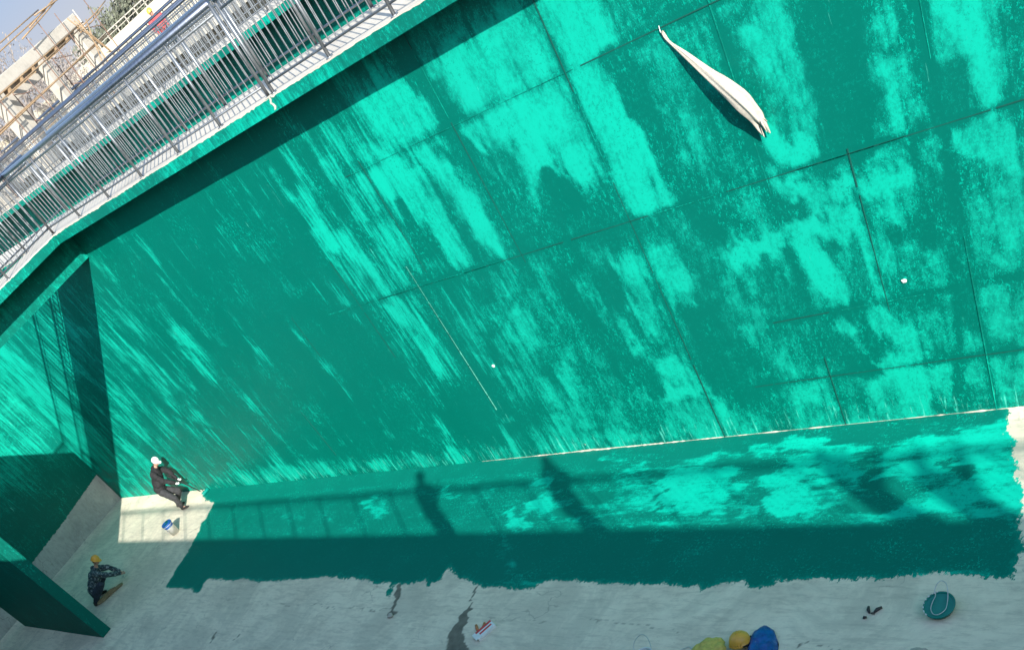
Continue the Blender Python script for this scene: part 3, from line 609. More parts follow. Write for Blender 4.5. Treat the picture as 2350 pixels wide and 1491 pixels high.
# ---------------------------------------------------------------- walkway slabs, neighbouring tanks, ground
def slab(name, u0, u1, w0, w1, label, lipfaces, edge='paint'):
    """concrete deck with green painted lips; lipfaces lists the painted sides"""
    e = empty(name, P((u0 + u1) / 2, (w0 + w1) / 2, LIP), label, 'walkway')
    s = MB(); s.box(u0 + .004, u1 - .004, w0 + .004, w1 - .004, LIP + .004, TOP)
    s.build('deck', M['slab'], e)
    s = MB(); r2 = random.Random(name)
    for side in lipfaces:
        n = int(((u1 - u0) if side in 'ab' else (w1 - w0)) / .06)
        vs = []
        for i in range(n + 1):
            t = i / n; rag = TOP - .008 - max(0, noise.noise(Vector((t * n * .8, n, 3)))) * .022 - max(0, noise.noise(Vector((t * n * .12, n, 9)))) * .018 - r2.random() * .010
            if side == 'a': p, q = P(u0 + (u1 - u0) * t, w0, LIP), P(u0 + (u1 - u0) * t, w0, rag)
            if side == 'b': p, q = P(u0 + (u1 - u0) * t, w1, LIP), P(u0 + (u1 - u0) * t, w1, rag)
            if side == 'c': p, q = P(u0, w0 + (w1 - w0) * t, LIP), P(u0, w0 + (w1 - w0) * t, rag)
            if side == 'd': p, q = P(u1, w0 + (w1 - w0) * t, LIP), P(u1, w0 + (w1 - w0) * t, rag)
            vs += [p, q]
        s.add(vs, [(2 * i, 2 * i + 1, 2 * i + 3, 2 * i + 2) for i in range(n)])
    s.box(u0, u1, w0, w1, LIP - .001, LIP + .003)
    s.build('painted_edge' if edge == 'paint' else 'cast_edge', M[edge], e)
    return e

LU0, LU1 = 21.43, 22.9          # the crossing walkway
slab('walkway', -13, LU0, 10.37, 11.86, 'long pale concrete walkway with a green painted edge above the tank wall', 'ab')
slab('walkway', LU1, 34, 10.37, 11.86, 'short end of pale walkway beyond the crossing walkway, behind the left railings', 'ab')
cross = slab('crossing_walkway', LU0, LU1, .30, 11.86, 'narrow walkway crossing the tank at the left, green edged with a deep green beam below', 'cd')
s = MB(); s.box(22.11, 22.72, .30, 11.0, 6.37, LIP - .002); s.build('beam', M['paint'], cross)
slab('walkway', 12, 75, 19.33, 21.2, 'second pale walkway with green edge, far side of the neighbouring empty tank', 'ab')
slab('walkway', 18, 90, 28.5, 30.3, 'third pale walkway with a bare grey edge, farthest of the parallel decks', 'ab', 'con')
near = slab('walkway', -14, 36, -1.45, .28, 'near concrete walkway under the camera that shades the tank floor', 'ab')
# cracked joint in the painted edge
s = MB(); h = TOP; uu = 13.12; pts = []
for k in range(6):
    pts.append((uu + rr.uniform(-.025, .02), TOP - .03 * k * 1.05)); 
vs = []
for k, (a, hh) in enumerate(pts):
    wd = rr.uniform(.012, .028); vs += [P(a + wd, 10.364, hh), P(a - wd, 10.364, hh)]
s.add(vs, [(2 * k, 2 * k + 1, 2 * k + 3, 2 * k + 2) for k in range(5)])
s.box(13.06, 13.20, 10.366, 10.47, TOP, TOP + .012)
tag(s.build('joint_filler', M['bare']), 'cream mortar filling the broken joint in the green walkway edge below the doubled railing posts', 'mortar')

def wallbox(name, u0, u1, w0, w1, h0, h1, mat, label, cat='wall'):
    s = MB(); s.box(u0, u1, w0, w1, h0, h1); return tag(s.build(name, mat), label, cat)
A = np.arange(-1.0, 11.01, .1); B = np.concatenate([np.arange(0, 1.5, .06), np.arange(1.5, LIP, .12), [LIP]])
def end_bare(W, H):
    edge = np.interp(W, [-1, 5, 5.6, 7.3, 9.2, 11], [.3, .5, .62, .76, .86, 1.02])
    return np.clip((edge - H) / .12 * .5 + .5, 0, 1)
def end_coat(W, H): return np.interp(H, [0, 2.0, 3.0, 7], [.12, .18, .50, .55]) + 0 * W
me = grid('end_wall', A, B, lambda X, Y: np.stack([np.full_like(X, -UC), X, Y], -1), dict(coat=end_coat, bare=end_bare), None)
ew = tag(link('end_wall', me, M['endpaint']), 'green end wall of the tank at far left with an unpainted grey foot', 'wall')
s = MB(); s.box(UC + .01, UC + .3, -1.0, 10.995, 0, LIP); s.build('wall_core', M['con'], ew)
wallbox('near_tank_wall', -13, UC, -.9, -.55, 0, LIP, M['paint'], 'green tank wall below the near walkway, facing the painted wall')
wallbox('right_end_wall', -13.3, -13, -1.0, 11.3, 0, LIP, M['paint'], 'green end wall closing the tank on the right')
wallbox('baffle_wall', 25.35, 31.4, 5.40, 5.72, 0, 6.3, M['baffle'], 'free standing dark green baffle wall with a lit upper end at lower left')
# neighbouring tanks
wallbox('far_tank_wall', 8, 76, 20.45, 20.6, 0, LIP, M['paint'], 'green wall of the neighbouring tank seen through the railings')
wallbox('farthest_tank_wall', 14, 95, 29.9, 30.2, 0, LIP, M['con'], 'dark grey wall of the third tank, a thin band behind the railings')
wallbox('far_side_wall', 12, 76, 20.6, 20.9, 0, LIP, M['con'], 'concrete side of the third tank behind the second walkway')
wallbox('neighbour_end_wall', 76, 76.3, 11.3, 29.2, 0, LIP, M['con'], 'distant concrete end wall of the neighbouring tanks')
s = MB()
s.box(-13, 76, 11.31, 20.44, -.3, -.05); s.box(8, 95, 20.91, 29.89, -.3, -.05)
s.box(-40, 60, -16, -.91, -.3, -.05)
tag(s.build('far_tank_floor', M['con']), kind='structure')
# ground: one sheet with the tanks cut out of it
s = MB(); GH = 6.85
def sheet(u0, u1, w0, w1): s.add([P(u0, w0, GH), P(u1, w0, GH), P(u1, w1, GH), P(u0, w1, GH)], [(3, 2, 1, 0)])
BIG = 1400
sheet(-BIG, BIG, 30.31, BIG); sheet(-BIG, BIG, -BIG, -16)
sheet(-BIG, -13.31, -16, 30.31); sheet(95, BIG, -16, 30.31)
sheet(UC + .31, 95, -16, 11.3); sheet(76.31, 95, 11.3, 30.31)
tag(s.build('ground', M['ground']), kind='structure')

# ---------------------------------------------------------------- railings
def railing(label, axis, c, a0, a1, step=1.4, top=1.20, group='steel railings along the walkways', sides=8, bar=.0095):
    """axis 'u': runs along u at w = c; axis 'w': runs along w at u = c"""
    pt = (lambda t, h, o=0: P(t, c + o, h)) if axis == 'u' else (lambda t, h, o=0: P(c + o, t, h))
    e = empty('railing', pt((a0 + a1) / 2, TOP), label, 'railing', group)
    s = MB(); s.tube(pt(a0, TOP + top), pt(a1, TOP + top), .040, max(sides, 8)); s.build('handrail', M['steel'], e, True)
    s = MB(); s.tube(pt(a0, TOP + .13), pt(a1, TOP + .13), .017, max(6, sides - 2)); s.build('bottom_rail', M['bar'], e, True)
    s = MB(); s.tube(pt(a0, TOP + top - .12), pt(a1, TOP + top - .12), .017, max(6, sides - 2)); s.build('upper_rail', M['bar'], e, True)
    n = max(1, round((a1 - a0) / step)); st = (a1 - a0) / n; first = None; firstp = None
    for i in range(n + 1):
        t = a0 + i * st
        if first is None:
            s = MB(); s.tube(pt(t, TOP), pt(t, TOP + top), .026, max(6, sides)); s.tube(pt(t, TOP), pt(t, TOP + .012), .055, 10)
            first = s.build('post', M['bar'], e, True)
        else:
            o = first.copy(); col.objects.link(o); o.parent = e; o.matrix_parent_inverse = first.matrix_parent_inverse.copy()
            o.location = pt(t, 0) - pt(a0, 0)
        if i < n:
            if firstp is None:
                s = MB(); nb = 8
                for k in range(nb):
                    x = t + st * (k + 1) / (nb + 1)
                    s.tube(pt(x, TOP + .13), pt(x, TOP + top - .12), bar, 6 if sides >= 6 else 4, caps=False)
                firstp = s.build('baluster_panel', M['bar'], e, True)
            else:
                o = firstp.copy(); col.objects.link(o); o.parent = e; o.matrix_parent_inverse = firstp.matrix_parent_inverse.copy()
                o.location = pt(t, 0) - pt(a0, 0)
    return e
railing('long steel railing nearest above the painted tank wall, right of the broken joint', 'u', 10.45, 2.0, 13.06, 1.3825)
railing('long steel railing above the tank wall, between the broken joint and the corner', 'u', 10.45, 13.20, 21.52, 1.3867)
railing('steel railing on the back side of the long walkway', 'u', 11.76, 1.0, 21.4, 1.4)
railing('steel railing on the near side of the crossing walkway at left', 'w', 21.52, .45, 10.45, 1.4, bar=.0125)
railing('steel railing on the far side of the crossing walkway at left', 'w', 22.78, .45, 11.7, 1.4, bar=.0125)
railing('steel railing on the front of the second walkway, behind the neighbouring tank', 'u', 19.42, 13, 70, 1.4, sides=5)
railing('steel railing on the back of the second walkway', 'u', 21.1, 16, 72, 1.4, sides=5)
railing('steel railing on the front of the third walkway', 'u', 28.6, 22, 86, 1.4, sides=4)
railing('steel railing on the back of the third walkway', 'u', 30.2, 22, 86, 1.4, sides=4)
railing('steel railing at the edge of the near walkway, casting its shadow on the tank floor', 'u', .10, -13, 35.7, 1.4, top=1.22)

# ---------------------------------------------------------------- people
def remeshed(mb, name, mats, parent, voxel=.012, wrinkle=0.0, wscale=9, smooth_it=2):
    """fuses overlapping tapered shapes into one continuous skin"""
    me = mb.mesh(name); o = bpy.data.objects.new(name, me); col.objects.link(o)
    rm = o.modifiers.new('r', 'REMESH'); rm.mode = 'VOXEL'; rm.voxel_size = voxel
    sm = o.modifiers.new('s', 'SMOOTH'); sm.factor = .6; sm.iterations = smooth_it
    dg = bpy.context.evaluated_depsgraph_get(); dg.update()
    new = bpy.data.meshes.new_from_object(o.evaluated_get(dg))
    bpy.data.objects.remove(o); bpy.data.meshes.remove(me)
    if wrinkle:
        n = len(new.vertices)
        for v in new.vertices:
            p = v.co * wscale
            v.co += v.normal * (noise.noise(Vector((p.x, p.y, p.z * 1.6))) + .5 * noise.noise(p * 2.1)) * wrinkle
    new.name = name
    return link(name, new, mats, parent, True)

def limb(s, pts, rad, n=12):
    for (a, b), (ra, rb) in zip(zip(pts[:-1], pts[1:]), zip(rad[:-1], rad[1:])):
        s.tube(a, b, ra, n, rb)
    for p, r in zip(pts, rad): s.ball(p, r * 1.0, 12, 8)

def person(name, label, loc, J, look, dress, group=None, hat=None, voxel=.013, grip=None):
    """J: joints as Blender vectors (world).  dress: materials. look: unit vector the face turns to"""
    e = empty(name, loc, label, 'person', group)
    pel, chest, neck, head = J['pelvis'], J['chest'], J['neck'], J['head']
    look = Vector(look).normalized(); up = (head - neck).normalized()
    side = look.cross(up).normalized(); fwd = up.cross(side).normalized()
    HM = Matrix((side, fwd, up)).transposed()
    # continuous body with head, arms, hands and legs
    s = MB()
    limb(s, [pel, chest], [.12, .13]); limb(s, [chest, neck], [.085, .055]); s.tube(neck, head - up * .05, .054, 12, .05)
    s.ball(head, (.076, .095, .115), 20, 14, mat=HM)                       # skull
    s.ball(head + fwd * .035 - up * .055, (.052, .055, .05), 14, 10, mat=HM)  # jaw
    s.tube(head + fwd * .088 + up * .012, head + fwd * .112 - up * .018, .009, 8, .015)  # nose
    s.ball(head + fwd * .104 - up * .020, .013, 8, 6)
    for sg in (-1, 1):
        s.ball(head + side * sg * .078 - up * .004, (.010, .020, .030), 10, 8, mat=HM)   # ears
        s.ball(head + side * sg * .030 + fwd * .083 + up * .030, (.020, .010, .007), 8, 6, mat=HM)  # brow
    s.ball(head + fwd * .089 - up * .052, (.022, .010, .007), 10, 6, mat=HM)            # lips
    hands = []
    for sd in ('l', 'r'):
        sh, el, wr, ha = J['sh_' + sd], J['el_' + sd], J['wr_' + sd], J['ha_' + sd]
        limb(s, [sh, el, wr], [.048, .040, .028])
        hands.append((sd, wr, ha))
        hp, kn, an, to = J['hip_' + sd], J['kn_' + sd], J['an_' + sd], J['to_' + sd]
        limb(s, [hp, kn, an], [.078, .055, .038]); limb(s, [an, an + (to - an).normalized() * .12], [.036, .024])
    body = remeshed(s, 'body', M['skin'], e, voxel, 0)
    # hands: palm, four bent fingers of unequal length and a thumb
    for sd, wr, ha in hands:
        s = MB(); d = (ha - wr).normalized(); g = Vector(grip) if grip else d.cross(side) 
        nrm = (g - d * g.dot(d)).normalized(); lat = d.cross(nrm).normalized()
        s.tube(wr, wr + d * .03, .026, 10, .03)
        pal = wr + d * .055
        s.ball(pal, (.040, .045, .017), 14, 8, mat=Matrix((lat, d, nrm)).transposed())
        for k, (off, L) in enumerate(((-.027, .062), (-.009, .072), (.009, .068), (.027, .052))):
            a = pal + lat * off + d * .036; b = a + d * L * .45 - nrm * .010
            c = b + (d * .45 - nrm * .85).normalized() * L * .33; f = c + (-nrm * .8 - d * .5).normalized() * L * .26
            s.tube(a, b, .0098, 8, .0090); s.tube(b, c, .0090, 8, .0084); s.tube(c, f, .0084, 8, .0075)
            s.ball(b, .0092, 8, 6); s.ball(c, .0086, 8, 6); s.ball(f, .0076, 8, 6)
        a = pal - lat * .034 - d * .012; b = a - lat * .022 + d * .026 - nrm * .006; c = b + d * .024 - nrm * .016 + lat * .006
        s.tube(a, b, .0125, 8, .0105); s.tube(b, c, .0105, 8, .009); s.ball(b, .0106, 8, 6); s.ball(c, .009, 8, 6)
        remeshed(s, 'glove' if dress.get('glove') else 'hand', dress.get('glove') or M['skin'], e, .0055, 0, smooth_it=1)
    # jacket
    s = MB(); c2 = chest
    t = (J['sh_r'] - J['sh_l']).normalized(); ba = (neck - pel).normalized(); fr = ba.cross(t).normalized()
    TM = Matrix((t, fr, ba)).transposed()
    s.ball(chest, (.235, .175, .22), 20, 14, mat=TM)
    s.ball((pel + chest) / 2, (.225, .185, .24), 20, 14, mat=TM)
    s.ball(pel + ba * .03, (.215, .185, .16), 20, 12, mat=TM)
    s.tube(chest + ba * .05, neck - up * .005, .10, 16, .068)
    for sd in ('l', 'r'):
        sh, el, wr = J['sh_' + sd], J['el_' + sd], J['wr_' + sd]
        limb(s, [sh, el, wr], [.095, .078, .056]); s.tube(chest + ba * .06, sh, .12, 14, .09)
    remeshed(s, 'jacket', dress['jacket'], e, voxel, .020, 9)
    if dress.get('collar'):
        s = MB(); s.lathe(neck - up * .015, up, [(.072, 0), (.080, .02), (.078, .05), (.070, .052), (.066, .02)], 18)
        s.build('collar', dress['collar'], e, True)
    # trousers
    s = MB(); s.ball(pel, (.172, .14, .13), 18, 12, mat=TM)
    for sd in ('l', 'r'):
        hp, kn, an = J['hip_' + sd], J['kn_' + sd], J['an_' + sd]
        limb(s, [pel * .4 + hp * .6, hp, kn, an + (kn - an) * .12], [.12, .122, .095, .072])
    remeshed(s, 'trousers', dress['trousers'], e, voxel, .015, 10)
    for sd in ('l', 'r'):
        an, to = J['an_' + sd], J['to_' + sd]
        s = MB(); f = (to - an); f.z = 0; f = f.normalized(); sole = an.copy(); sole.z = an.z - .055
        heel = an - f * .045; heel.z = an.z - .035; toe = heel + f * .225; toe.z = min(to.z, an.z - .045)
        s.tube(heel, toe, .048, 12, .036); s.ball(heel, .047, 12, 8); s.ball(toe, (.038, .038, .03), 12, 8); s.tube(an - Vector((0, 0, .02)), an + Vector((0, 0, .05)), .050, 12, .052)
        remeshed(s, 'shoe', dress['shoe'], e, .009, 0)
    # hair and headgear
    s = MB(); s.ball(head - fwd * .014 + up * .022, (.085, .094, .106), 20, 14, mat=HM)
    hm = s.mesh('hair'); bm = bmesh.new(); bm.from_mesh(hm)
    bmesh.ops.delete(bm, geom=[f for f in bm.faces if ((f.calc_center_median() - head).dot(fwd) > .045 and (f.calc_center_median() - head).dot(up) < .075) or (f.calc_center_median() - head).dot(up) < -.06], context='FACES')
    bm.to_mesh(hm); bm.free(); link('hair', hm, M['hair'], e, True)
    s = MB()
    for sg in (-1, 1):
        s.ball(head + side * sg * .031 + fwd * .086 + up * .014, (.012, .006, .007), 8, 6, mat=HM)
    s.build('eye', M['hair'], e, True)
    if hat == 'helmet':
        m = dress['hat']; s = MB()
        s.lathe(head + up * .028, up, [(.122, -.008), (.135, 0), (.118, .012), (.115, .05), (.098, .095), (.060, .125), (.0, .135)], 28)
        hat_o = s.build('helmet', m, e, True)
        s = MB(); q = head + up * .040
        s.lathe(q + fwd * .045, up, [(.0, .004), (.105, -.004), (.120, -.012), (.105, -.012), (.0, -.004)], 24); s.build('visor', m, hat_o, True)
        s = MB()
        for off in (-.025, 0, .025):
            s.path([q + side * off + fwd * a + up * b for a, b in ((.108, .018), (.088, .072), (.045, .112), (0, .126), (-.05, .108), (-.09, .066), (-.108, .02))], .007, 6)
        s.build('ridge', m, hat_o, True)
        s = MB(); s.path([head + side * .085 + up * .03, head + side * .075 - up * .06 + fwd * .01, head - up * .118 + fwd * .035, head - side * .075 - up * .06 + fwd * .01, head - side * .085 + up * .03], .005, 6)
        s.build('chin_strap', M['black'], hat_o, True)
    if hat == 'cap':
        m = dress['hat']; s = MB()
        s.lathe(head + up * .035, up, [(.106, -.012), (.110, .0), (.106, .045), (.082, .085), (.045, .105), (.0, .11)], 26, squash=1.0)
        hat_o = s.build('cap', m, e, True)
        s = MB(); q = head + up * .036 + fwd * .09
        s.ball(q, (.078, .085, .010), 18, 6, mat=HM); s.build('cap_peak', m, hat_o, True)
    return e

def V(u, w, h): return P(u, w, h)

# the painter: bent forward beside the wall, pushing a roller along the foot of it
J = dict(pelvis=V(27.08, 10.22, .78), chest=V(26.98, 10.42, 1.13), neck=V(26.80, 10.50, 1.33), head=V(26.67, 10.56, 1.47),
         sh_l=V(27.10, 10.55, 1.26), sh_r=V(26.84, 10.29, 1.24), el_l=V(26.80, 10.70, 1.02), el_r=V(26.62, 10.28, 1.00),
         wr_l=V(26.66, 10.66, .76), wr_r=V(26.50, 10.46, .78), ha_l=V(26.60, 10.70, .66), ha_r=V(26.44, 10.52, .67),
         hip_l=V(27.12, 10.30, .72), hip_r=V(26.98, 10.16, .72), kn_l=V(26.88, 10.52, .44), kn_r=V(26.72, 10.22, .42),
         an_l=V(27.25, 10.36, .085), an_r=V(26.80, 10.22, .085), to_l=V(27.10, 10.48, .03), to_r=V(26.60, 10.30, .03))
J = {k: v for k, v in J.items()}
person('person', 'worker in a white cap and black jacket leaning on a long roller by the wall', V(27.05, 10.3, 0), J, (.75, .35, -.55),
       dict(jacket=M['black'], trousers=M['trouser'], shoe=M['shoe'], glove=M['glove'], hat=M['white'], collar=M['black']), hat='cap', voxel=.014)
e = empty('paint_roller', V(26.3, 10.85, 0), 'long handled paint roller held by the worker in the white cap', 'paint roller')
s = MB(); s.tube(V(26.60, 10.58, .82), V(26.30, 10.78, .13), .016, 10); s.build('pole', M['black'], e, True)
s = MB(); s.tube(V(26.68, 10.52, .98), V(26.59, 10.585, .80), .021, 10); s.build('grip', M['black'], e, True)
s = MB(); s.path([V(26.30, 10.78, .13), V(26.28, 10.79, .10), V(26.18, 10.70, .09), V(26.16, 10.70, .06), V(26.19, 10.74, .052)], .006, 6); s.build('wire_arm', M['wire'], e, True)
s = MB(); s.lathe(V(26.20, 10.71, .052), Vector((.1, 1, 0)), [(0, 0), (.043, 0), (.05, .015), (.05, .235), (.043, .25), (0, .25)], 18); s.build('roller_sleeve', M['wetpaint'], e, True)

# the kneeling worker with the yellow helmet
J = dict(pelvis=V(27.38, 6.70, .30), chest=V(27.22, 6.98, .58), neck=V(27.06, 7.20, .78), head=V(26.98, 7.30, .92),
         sh_l=V(27.32, 7.18, .72), sh_r=V(26.96, 6.98, .72), el_l=V(27.12, 7.45, .50), el_r=V(26.72, 7.16, .50),
         wr_l=V(26.95, 7.52, .28), wr_r=V(26.68, 7.42, .30), ha_l=V(26.90, 7.56, .18), ha_r=V(26.62, 7.50, .20),
         hip_l=V(27.42, 6.80, .26), hip_r=V(27.26, 6.62, .26), kn_l=V(27.20, 7.14, .44), kn_r=V(26.92, 6.86, .42),
         an_l=V(27.66, 6.86, .085), an_r=V(27.36, 6.46, .085), to_l=V(27.50, 6.98, .03), to_r=V(27.20, 6.56, .03))
person('person', 'squatting worker in a yellow helmet and camouflage jacket at the left of the tank floor', V(27.3, 6.8, 0), J, (.55, .45, -.7),
       dict(jacket=M['camo'], trousers=M['navy'], shoe=M['shoe'], hat=M['yellow']), hat='helmet', voxel=.014)
def plank(label, u0, w0, u1, w1, wd, tilt, h):
    d = Vector((-(u1 - u0), w1 - w0, 0)); L = d.length; d.normalize(); n = Vector((-d.y, d.x, 0))
    s = MB(); c = V((u0 + u1) / 2, (w0 + w1) / 2, h)
    vs = [c + d * a * L / 2 + n * b * wd / 2 + Vector((0, 0, cc * .009 + b * tilt)) for cc in (-1, 1) for a, b in ((-1, -.25), (-.5, -1), (.96, -.9), (1, .3), (.55, 1), (-.9, .8))]
    s.add(vs, [(5, 4, 3, 2, 1, 0), (6, 7, 8, 9, 10, 11)] + [(i, (i + 1) % 6, 6 + (i + 1) % 6, 6 + i) for i in range(6)])
    return tag(s.build('board', M['ply']), label, 'board', 'loose boards beside the squatting worker')
plank('narrow worn plywood board lying on the floor in front of the squatting worker', 27.25, 6.45, 26.95, 7.10, .14, .04, .06)
plank('broad worn board under the knees of the squatting worker', 27.15, 6.80, 26.85, 7.30, .22, .0, .03)

# people on the near walkway whose shadows fall on the floor
def stander(u, label, lean, jacket, hat, arms, group, dz=0.0, hw=.14, w=-.42, side=0.0):
    b = TOP
    def V(a, w_, h): return P(a + side * (1 - min(1, (h - b) / 1.55)), w_, h)
    hx = w + lean
    J = dict(pelvis=V(u, w, b + .93 + dz), chest=V(u, w + lean * .5, b + 1.28 + dz), neck=V(u, w + lean * .8, b + 1.46 + dz), head=V(u, hx, b + 1.58 + dz),
             sh_l=V(u + .19, w + lean * .7, b + 1.38 + dz), sh_r=V(u - .19, w + lean * .7, b + 1.38 + dz),
             hip_l=V(u + .10, w, b + .88 + dz), hip_r=V(u - .10, w, b + .88 + dz), kn_l=V(u + .12, w + .03 - dz * .3, b + .47 + dz * .4), kn_r=V(u - .12, w + .05 - dz * .3, b + .47 + dz * .4),
             an_l=V(u + .13, w - .03, b + .085), an_r=V(u - .13, w + .02, b + .085), to_l=V(u + .16, w + .13, b + .03), to_r=V(u - .16, w + .17, b + .03))
    if arms == 'rail':
        J.update(el_l=V(u + .27, w + .10, b + 1.16 + dz * .6), el_r=V(u - .27, w + .10, b + 1.16 + dz * .6), wr_l=V(u + .26, .08, b + 1.27), wr_r=V(u - .26, .08, b + 1.27), ha_l=V(u + .26, .16, b + 1.28), ha_r=V(u - .26, .16, b + 1.28))
    elif arms == 'camera':
        J.update(el_l=V(u + .26, w + .22, b + 1.22), el_r=V(u - .26, w + .22, b + 1.22), wr_l=V(u + .14, w + .18, b + 1.46), wr_r=V(u - .16, w + .24, b + 1.50), ha_l=V(u + .10, w + .24, b + 1.53), ha_r=V(u - .12, w + .29, b + 1.57))
    else:
        J.update(el_l=V(u + .28, w + .0, b + 1.12 + dz), el_r=V(u - .28, w + .02, b + 1.12 + dz), wr_l=V(u + .27, w + .14, b + .92 + dz), wr_r=V(u - .27, w + .16, b + .92 + dz), ha_l=V(u + .27, w + .18, b + .84 + dz), ha_r=V(u - .27, w + .2, b + .84 + dz))
    return person('person', label, V(u, w, b), J, (0, 1, -.25), dict(jacket=jacket, trousers=M['trouser'], shoe=M['shoe'], hat=M['yellow']), group, hat, voxel=.018)
GP = 'people standing at the near railing'
stander(2.29, 'helmeted person in navy leaning on the near railing, left of the camera', .24, M['navy'], 'helmet', 'rail', GP, w=-.20, side=-.30)
stander(-1.42, 'bareheaded person in black raising both hands at the near railing, right of the camera', .30, M['black'], None, 'camera', GP, w=-.15, dz=.04, side=-.34)
stander(-7.2, 'helmeted person in grey with hands on the near railing, second farthest right', .12, M['trouser'], 'helmet', 'rail', GP, -.05, w=-.40, side=-.3)
stander(-8.3, 'bareheaded person in black leaning over the near railing, farthest right', .20, M['black'], None, 'rail', GP, -.22, w=-.45, side=-.3)

# worker far off behind the railings
J = dict(pelvis=V(40.3, 29.3, 7.85), chest=V(40.25, 29.25, 8.15), neck=V(40.2, 29.2, 8.33), head=V(40.2, 29.18, 8.46),
         sh_l=V(40.1, 29.4, 8.26), sh_r=V(40.4, 29.05, 8.26), el_l=V(39.95, 29.4, 8.02), el_r=V(40.3, 28.9, 8.02), wr_l=V(39.8, 29.25, 7.85), wr_r=V(40.1, 28.85, 7.85), ha_l=V(39.75, 29.2, 7.78), ha_r=V(40.05, 28.8, 7.78),
         hip_l=V(40.2, 29.4, 7.82), hip_r=V(40.4, 29.2, 7.82), kn_l=V(40.15, 29.35, 7.5), kn_r=V(40.3, 29.1, 7.5), an_l=V(40.2, 29.4, 7.2), an_r=V(40.4, 29.2, 7.2), to_l=V(40.1, 29.3, 7.15), to_r=V(40.3, 29.05, 7.15))
person('person', 'distant worker in a yellow helmet and red vest behind the railings at top left', V(40.3, 29.3, 7.12), J, (.8, -.5, -.1),
       dict(jacket=M['red'], trousers=M['navy'], shoe=M['shoe'], hat=M['yellow']), hat='helmet', voxel=.02)

# ---------------------------------------------------------------- paint buckets and litter on the floor
def text_mesh(body, size, name):
    cu = bpy.data.curves.new(name, 'FONT'); cu.body = body; cu.size = size; cu.extrude = .0006; cu.align_x = 'CENTER'
    o = bpy.data.objects.new(name, cu); col.objects.link(o)
    dg = bpy.context.evaluated_depsgraph_get(); dg.update()
    me = bpy.data.meshes.new_from_object(o.evaluated_get(dg)); bpy.data.objects.remove(o); return me

def bucket(label, u, w, R, H, mbody, paint_h, axis=(0, 0, 1), loc_h=0.0, handle=None, band=None, group='paint buckets on the tank floor'):
    c = V(u, w, loc_h); ax = Vector(axis).normalized()
    e = empty('paint_bucket', c, label, 'bucket', group)
    s = MB(); s.lathe(c, ax, [(0, .004), (R * .84, .004), (R * .86, .0), (R * .97, H * .86), (R * 1.03, H * .87), (R * 1.03, H * .90), (R * .985, H * .91), (R * 1.0, H * .985), (R * 1.04, H), (R * .95, H), (R * .94, H * .97), (R * .82, .02), (0, .02)], 40)
    b = s.build('pail', mbody, e, True)
    return e, b, c, ax

# round bucket of green paint, lower right
e, b, c, ax_ = bucket('shallow round tub full of green paint with a wire handle folded across it', 4.15, 7.50, .172, .09, M['wetpaint'], .27, axis=(.10, -.26, 1), loc_h=.035)
s = MB(); s.lathe(c, ax_, [(0, .072), (.10, .072), (.160, .074)], 40); s.build('paint_fill', M['wetpaint'], e, True)
TQ = Vector((0, 0, 1)).rotation_difference(Vector((.10, -.26, 1)).normalized()).to_matrix()
s = MB(); rs0 = random.Random(4)
for k in range(8):
    a0 = 1.9 + k * .29; L = rs0.uniform(.10, .22)
    s.path([c + TQ @ Vector((math.cos(a0 + L * q / 4) * .176, math.sin(a0 + L * q / 4) * .176, .092)) for q in range(5)], [.003, .007, .008, .006, .003], 6)
s.build('dried_rim', M['white'], e, True)
def loop(c, pts, r, mat, parent, name='handle'):
    # smooth closed-ish wire through points
    P_ = [Vector(p) for p in pts]; out = []
    for i in range(len(P_) - 1):
        p0 = P_[max(i - 1, 0)]; p1 = P_[i]; p2 = P_[i + 1]; p3 = P_[min(i + 2, len(P_) - 1)]
        for k in range(8):
            t = k / 8; out.append(.5 * ((2 * p1) + (p2 - p0) * t + (2 * p0 - 5 * p1 + 4 * p2 - p3) * t * t + (3 * p1 - p0 - 3 * p2 + p3) * t ** 3))
    out.append(P_[-1]); s = MB(); s.path(out, r, 6); return s.build(name, mat, parent, True)
HANDLE = [(.165, 0), (.12, .0)]
loop(c, [TQ @ Vector((a, b_, h)) + P(4.15, 7.50, .035) for a, b_, h in ((-.085, .13, .10), (-.095, .20, .12), (-.07, .27, .14), (-.03, .285, .14), (.02, .25, .13), (.06, .15, .11), (.085, .03, .10), (.085, -.06, .10), (.03, -.125, .10), (-.03, -.125, .10), (-.075, -.06, .10), (-.08, .03, .10), (-.07, .10, .10), (-.085, .16, .10))], .0055, M['wire'], e)

# white and blue pail near the painter, standing
e, b, c, ax_ = bucket('white paint pail with a blue lid and label standing on the bare sunlit floor', 26.10, 9.25, .15, .37, M['white'], 0)
c = V(26.10, 9.25, 0)
s = MB(); s.lathe(c, ax_, [(.0, .372), (.10, .374), (.148, .374), (.160, .380), (.163, .366), (.162, .335), (.155, .333)], 40); lid = s.build('lid', M['blue'], e, True)
s = MB(); s.lathe(c, ax_, [(.1455, .26), (.1495, .33)], 40); s.build('label_band', M['blue'], e, True)
s = MB()
for k in range(9):
    a0 = 3.5 + k * .16; hh = .17 + .02 * (k % 2)
    q = [c + Vector((math.cos(a) * .1435, math.sin(a) * .1435, h)) for a, h in ((a0, hh), (a0 + .10, hh), (a0 + .10, hh + .028), (a0, hh + .028))]
    s.add(q, [(0, 1, 2, 3)])
s.build('label_print', M['blue'], e)
s = MB(); s.box(26.07, 26.20, 9.26, 9.33, .3755, .3775); s.box(26.02, 26.08, 9.16, 9.22, .3755, .3775); s.build('paint_smear', M['paint'], lid)
loop(c, [c + Vector((-.16, 0, .31)), c + Vector((-.15, -.12, .24)), c + Vector((-.06, -.19, .19)), c + Vector((.06, -.19, .19)), c + Vector((.15, -.12, .24)), c + Vector((.16, 0, .31))], .004, M['wire'], e)

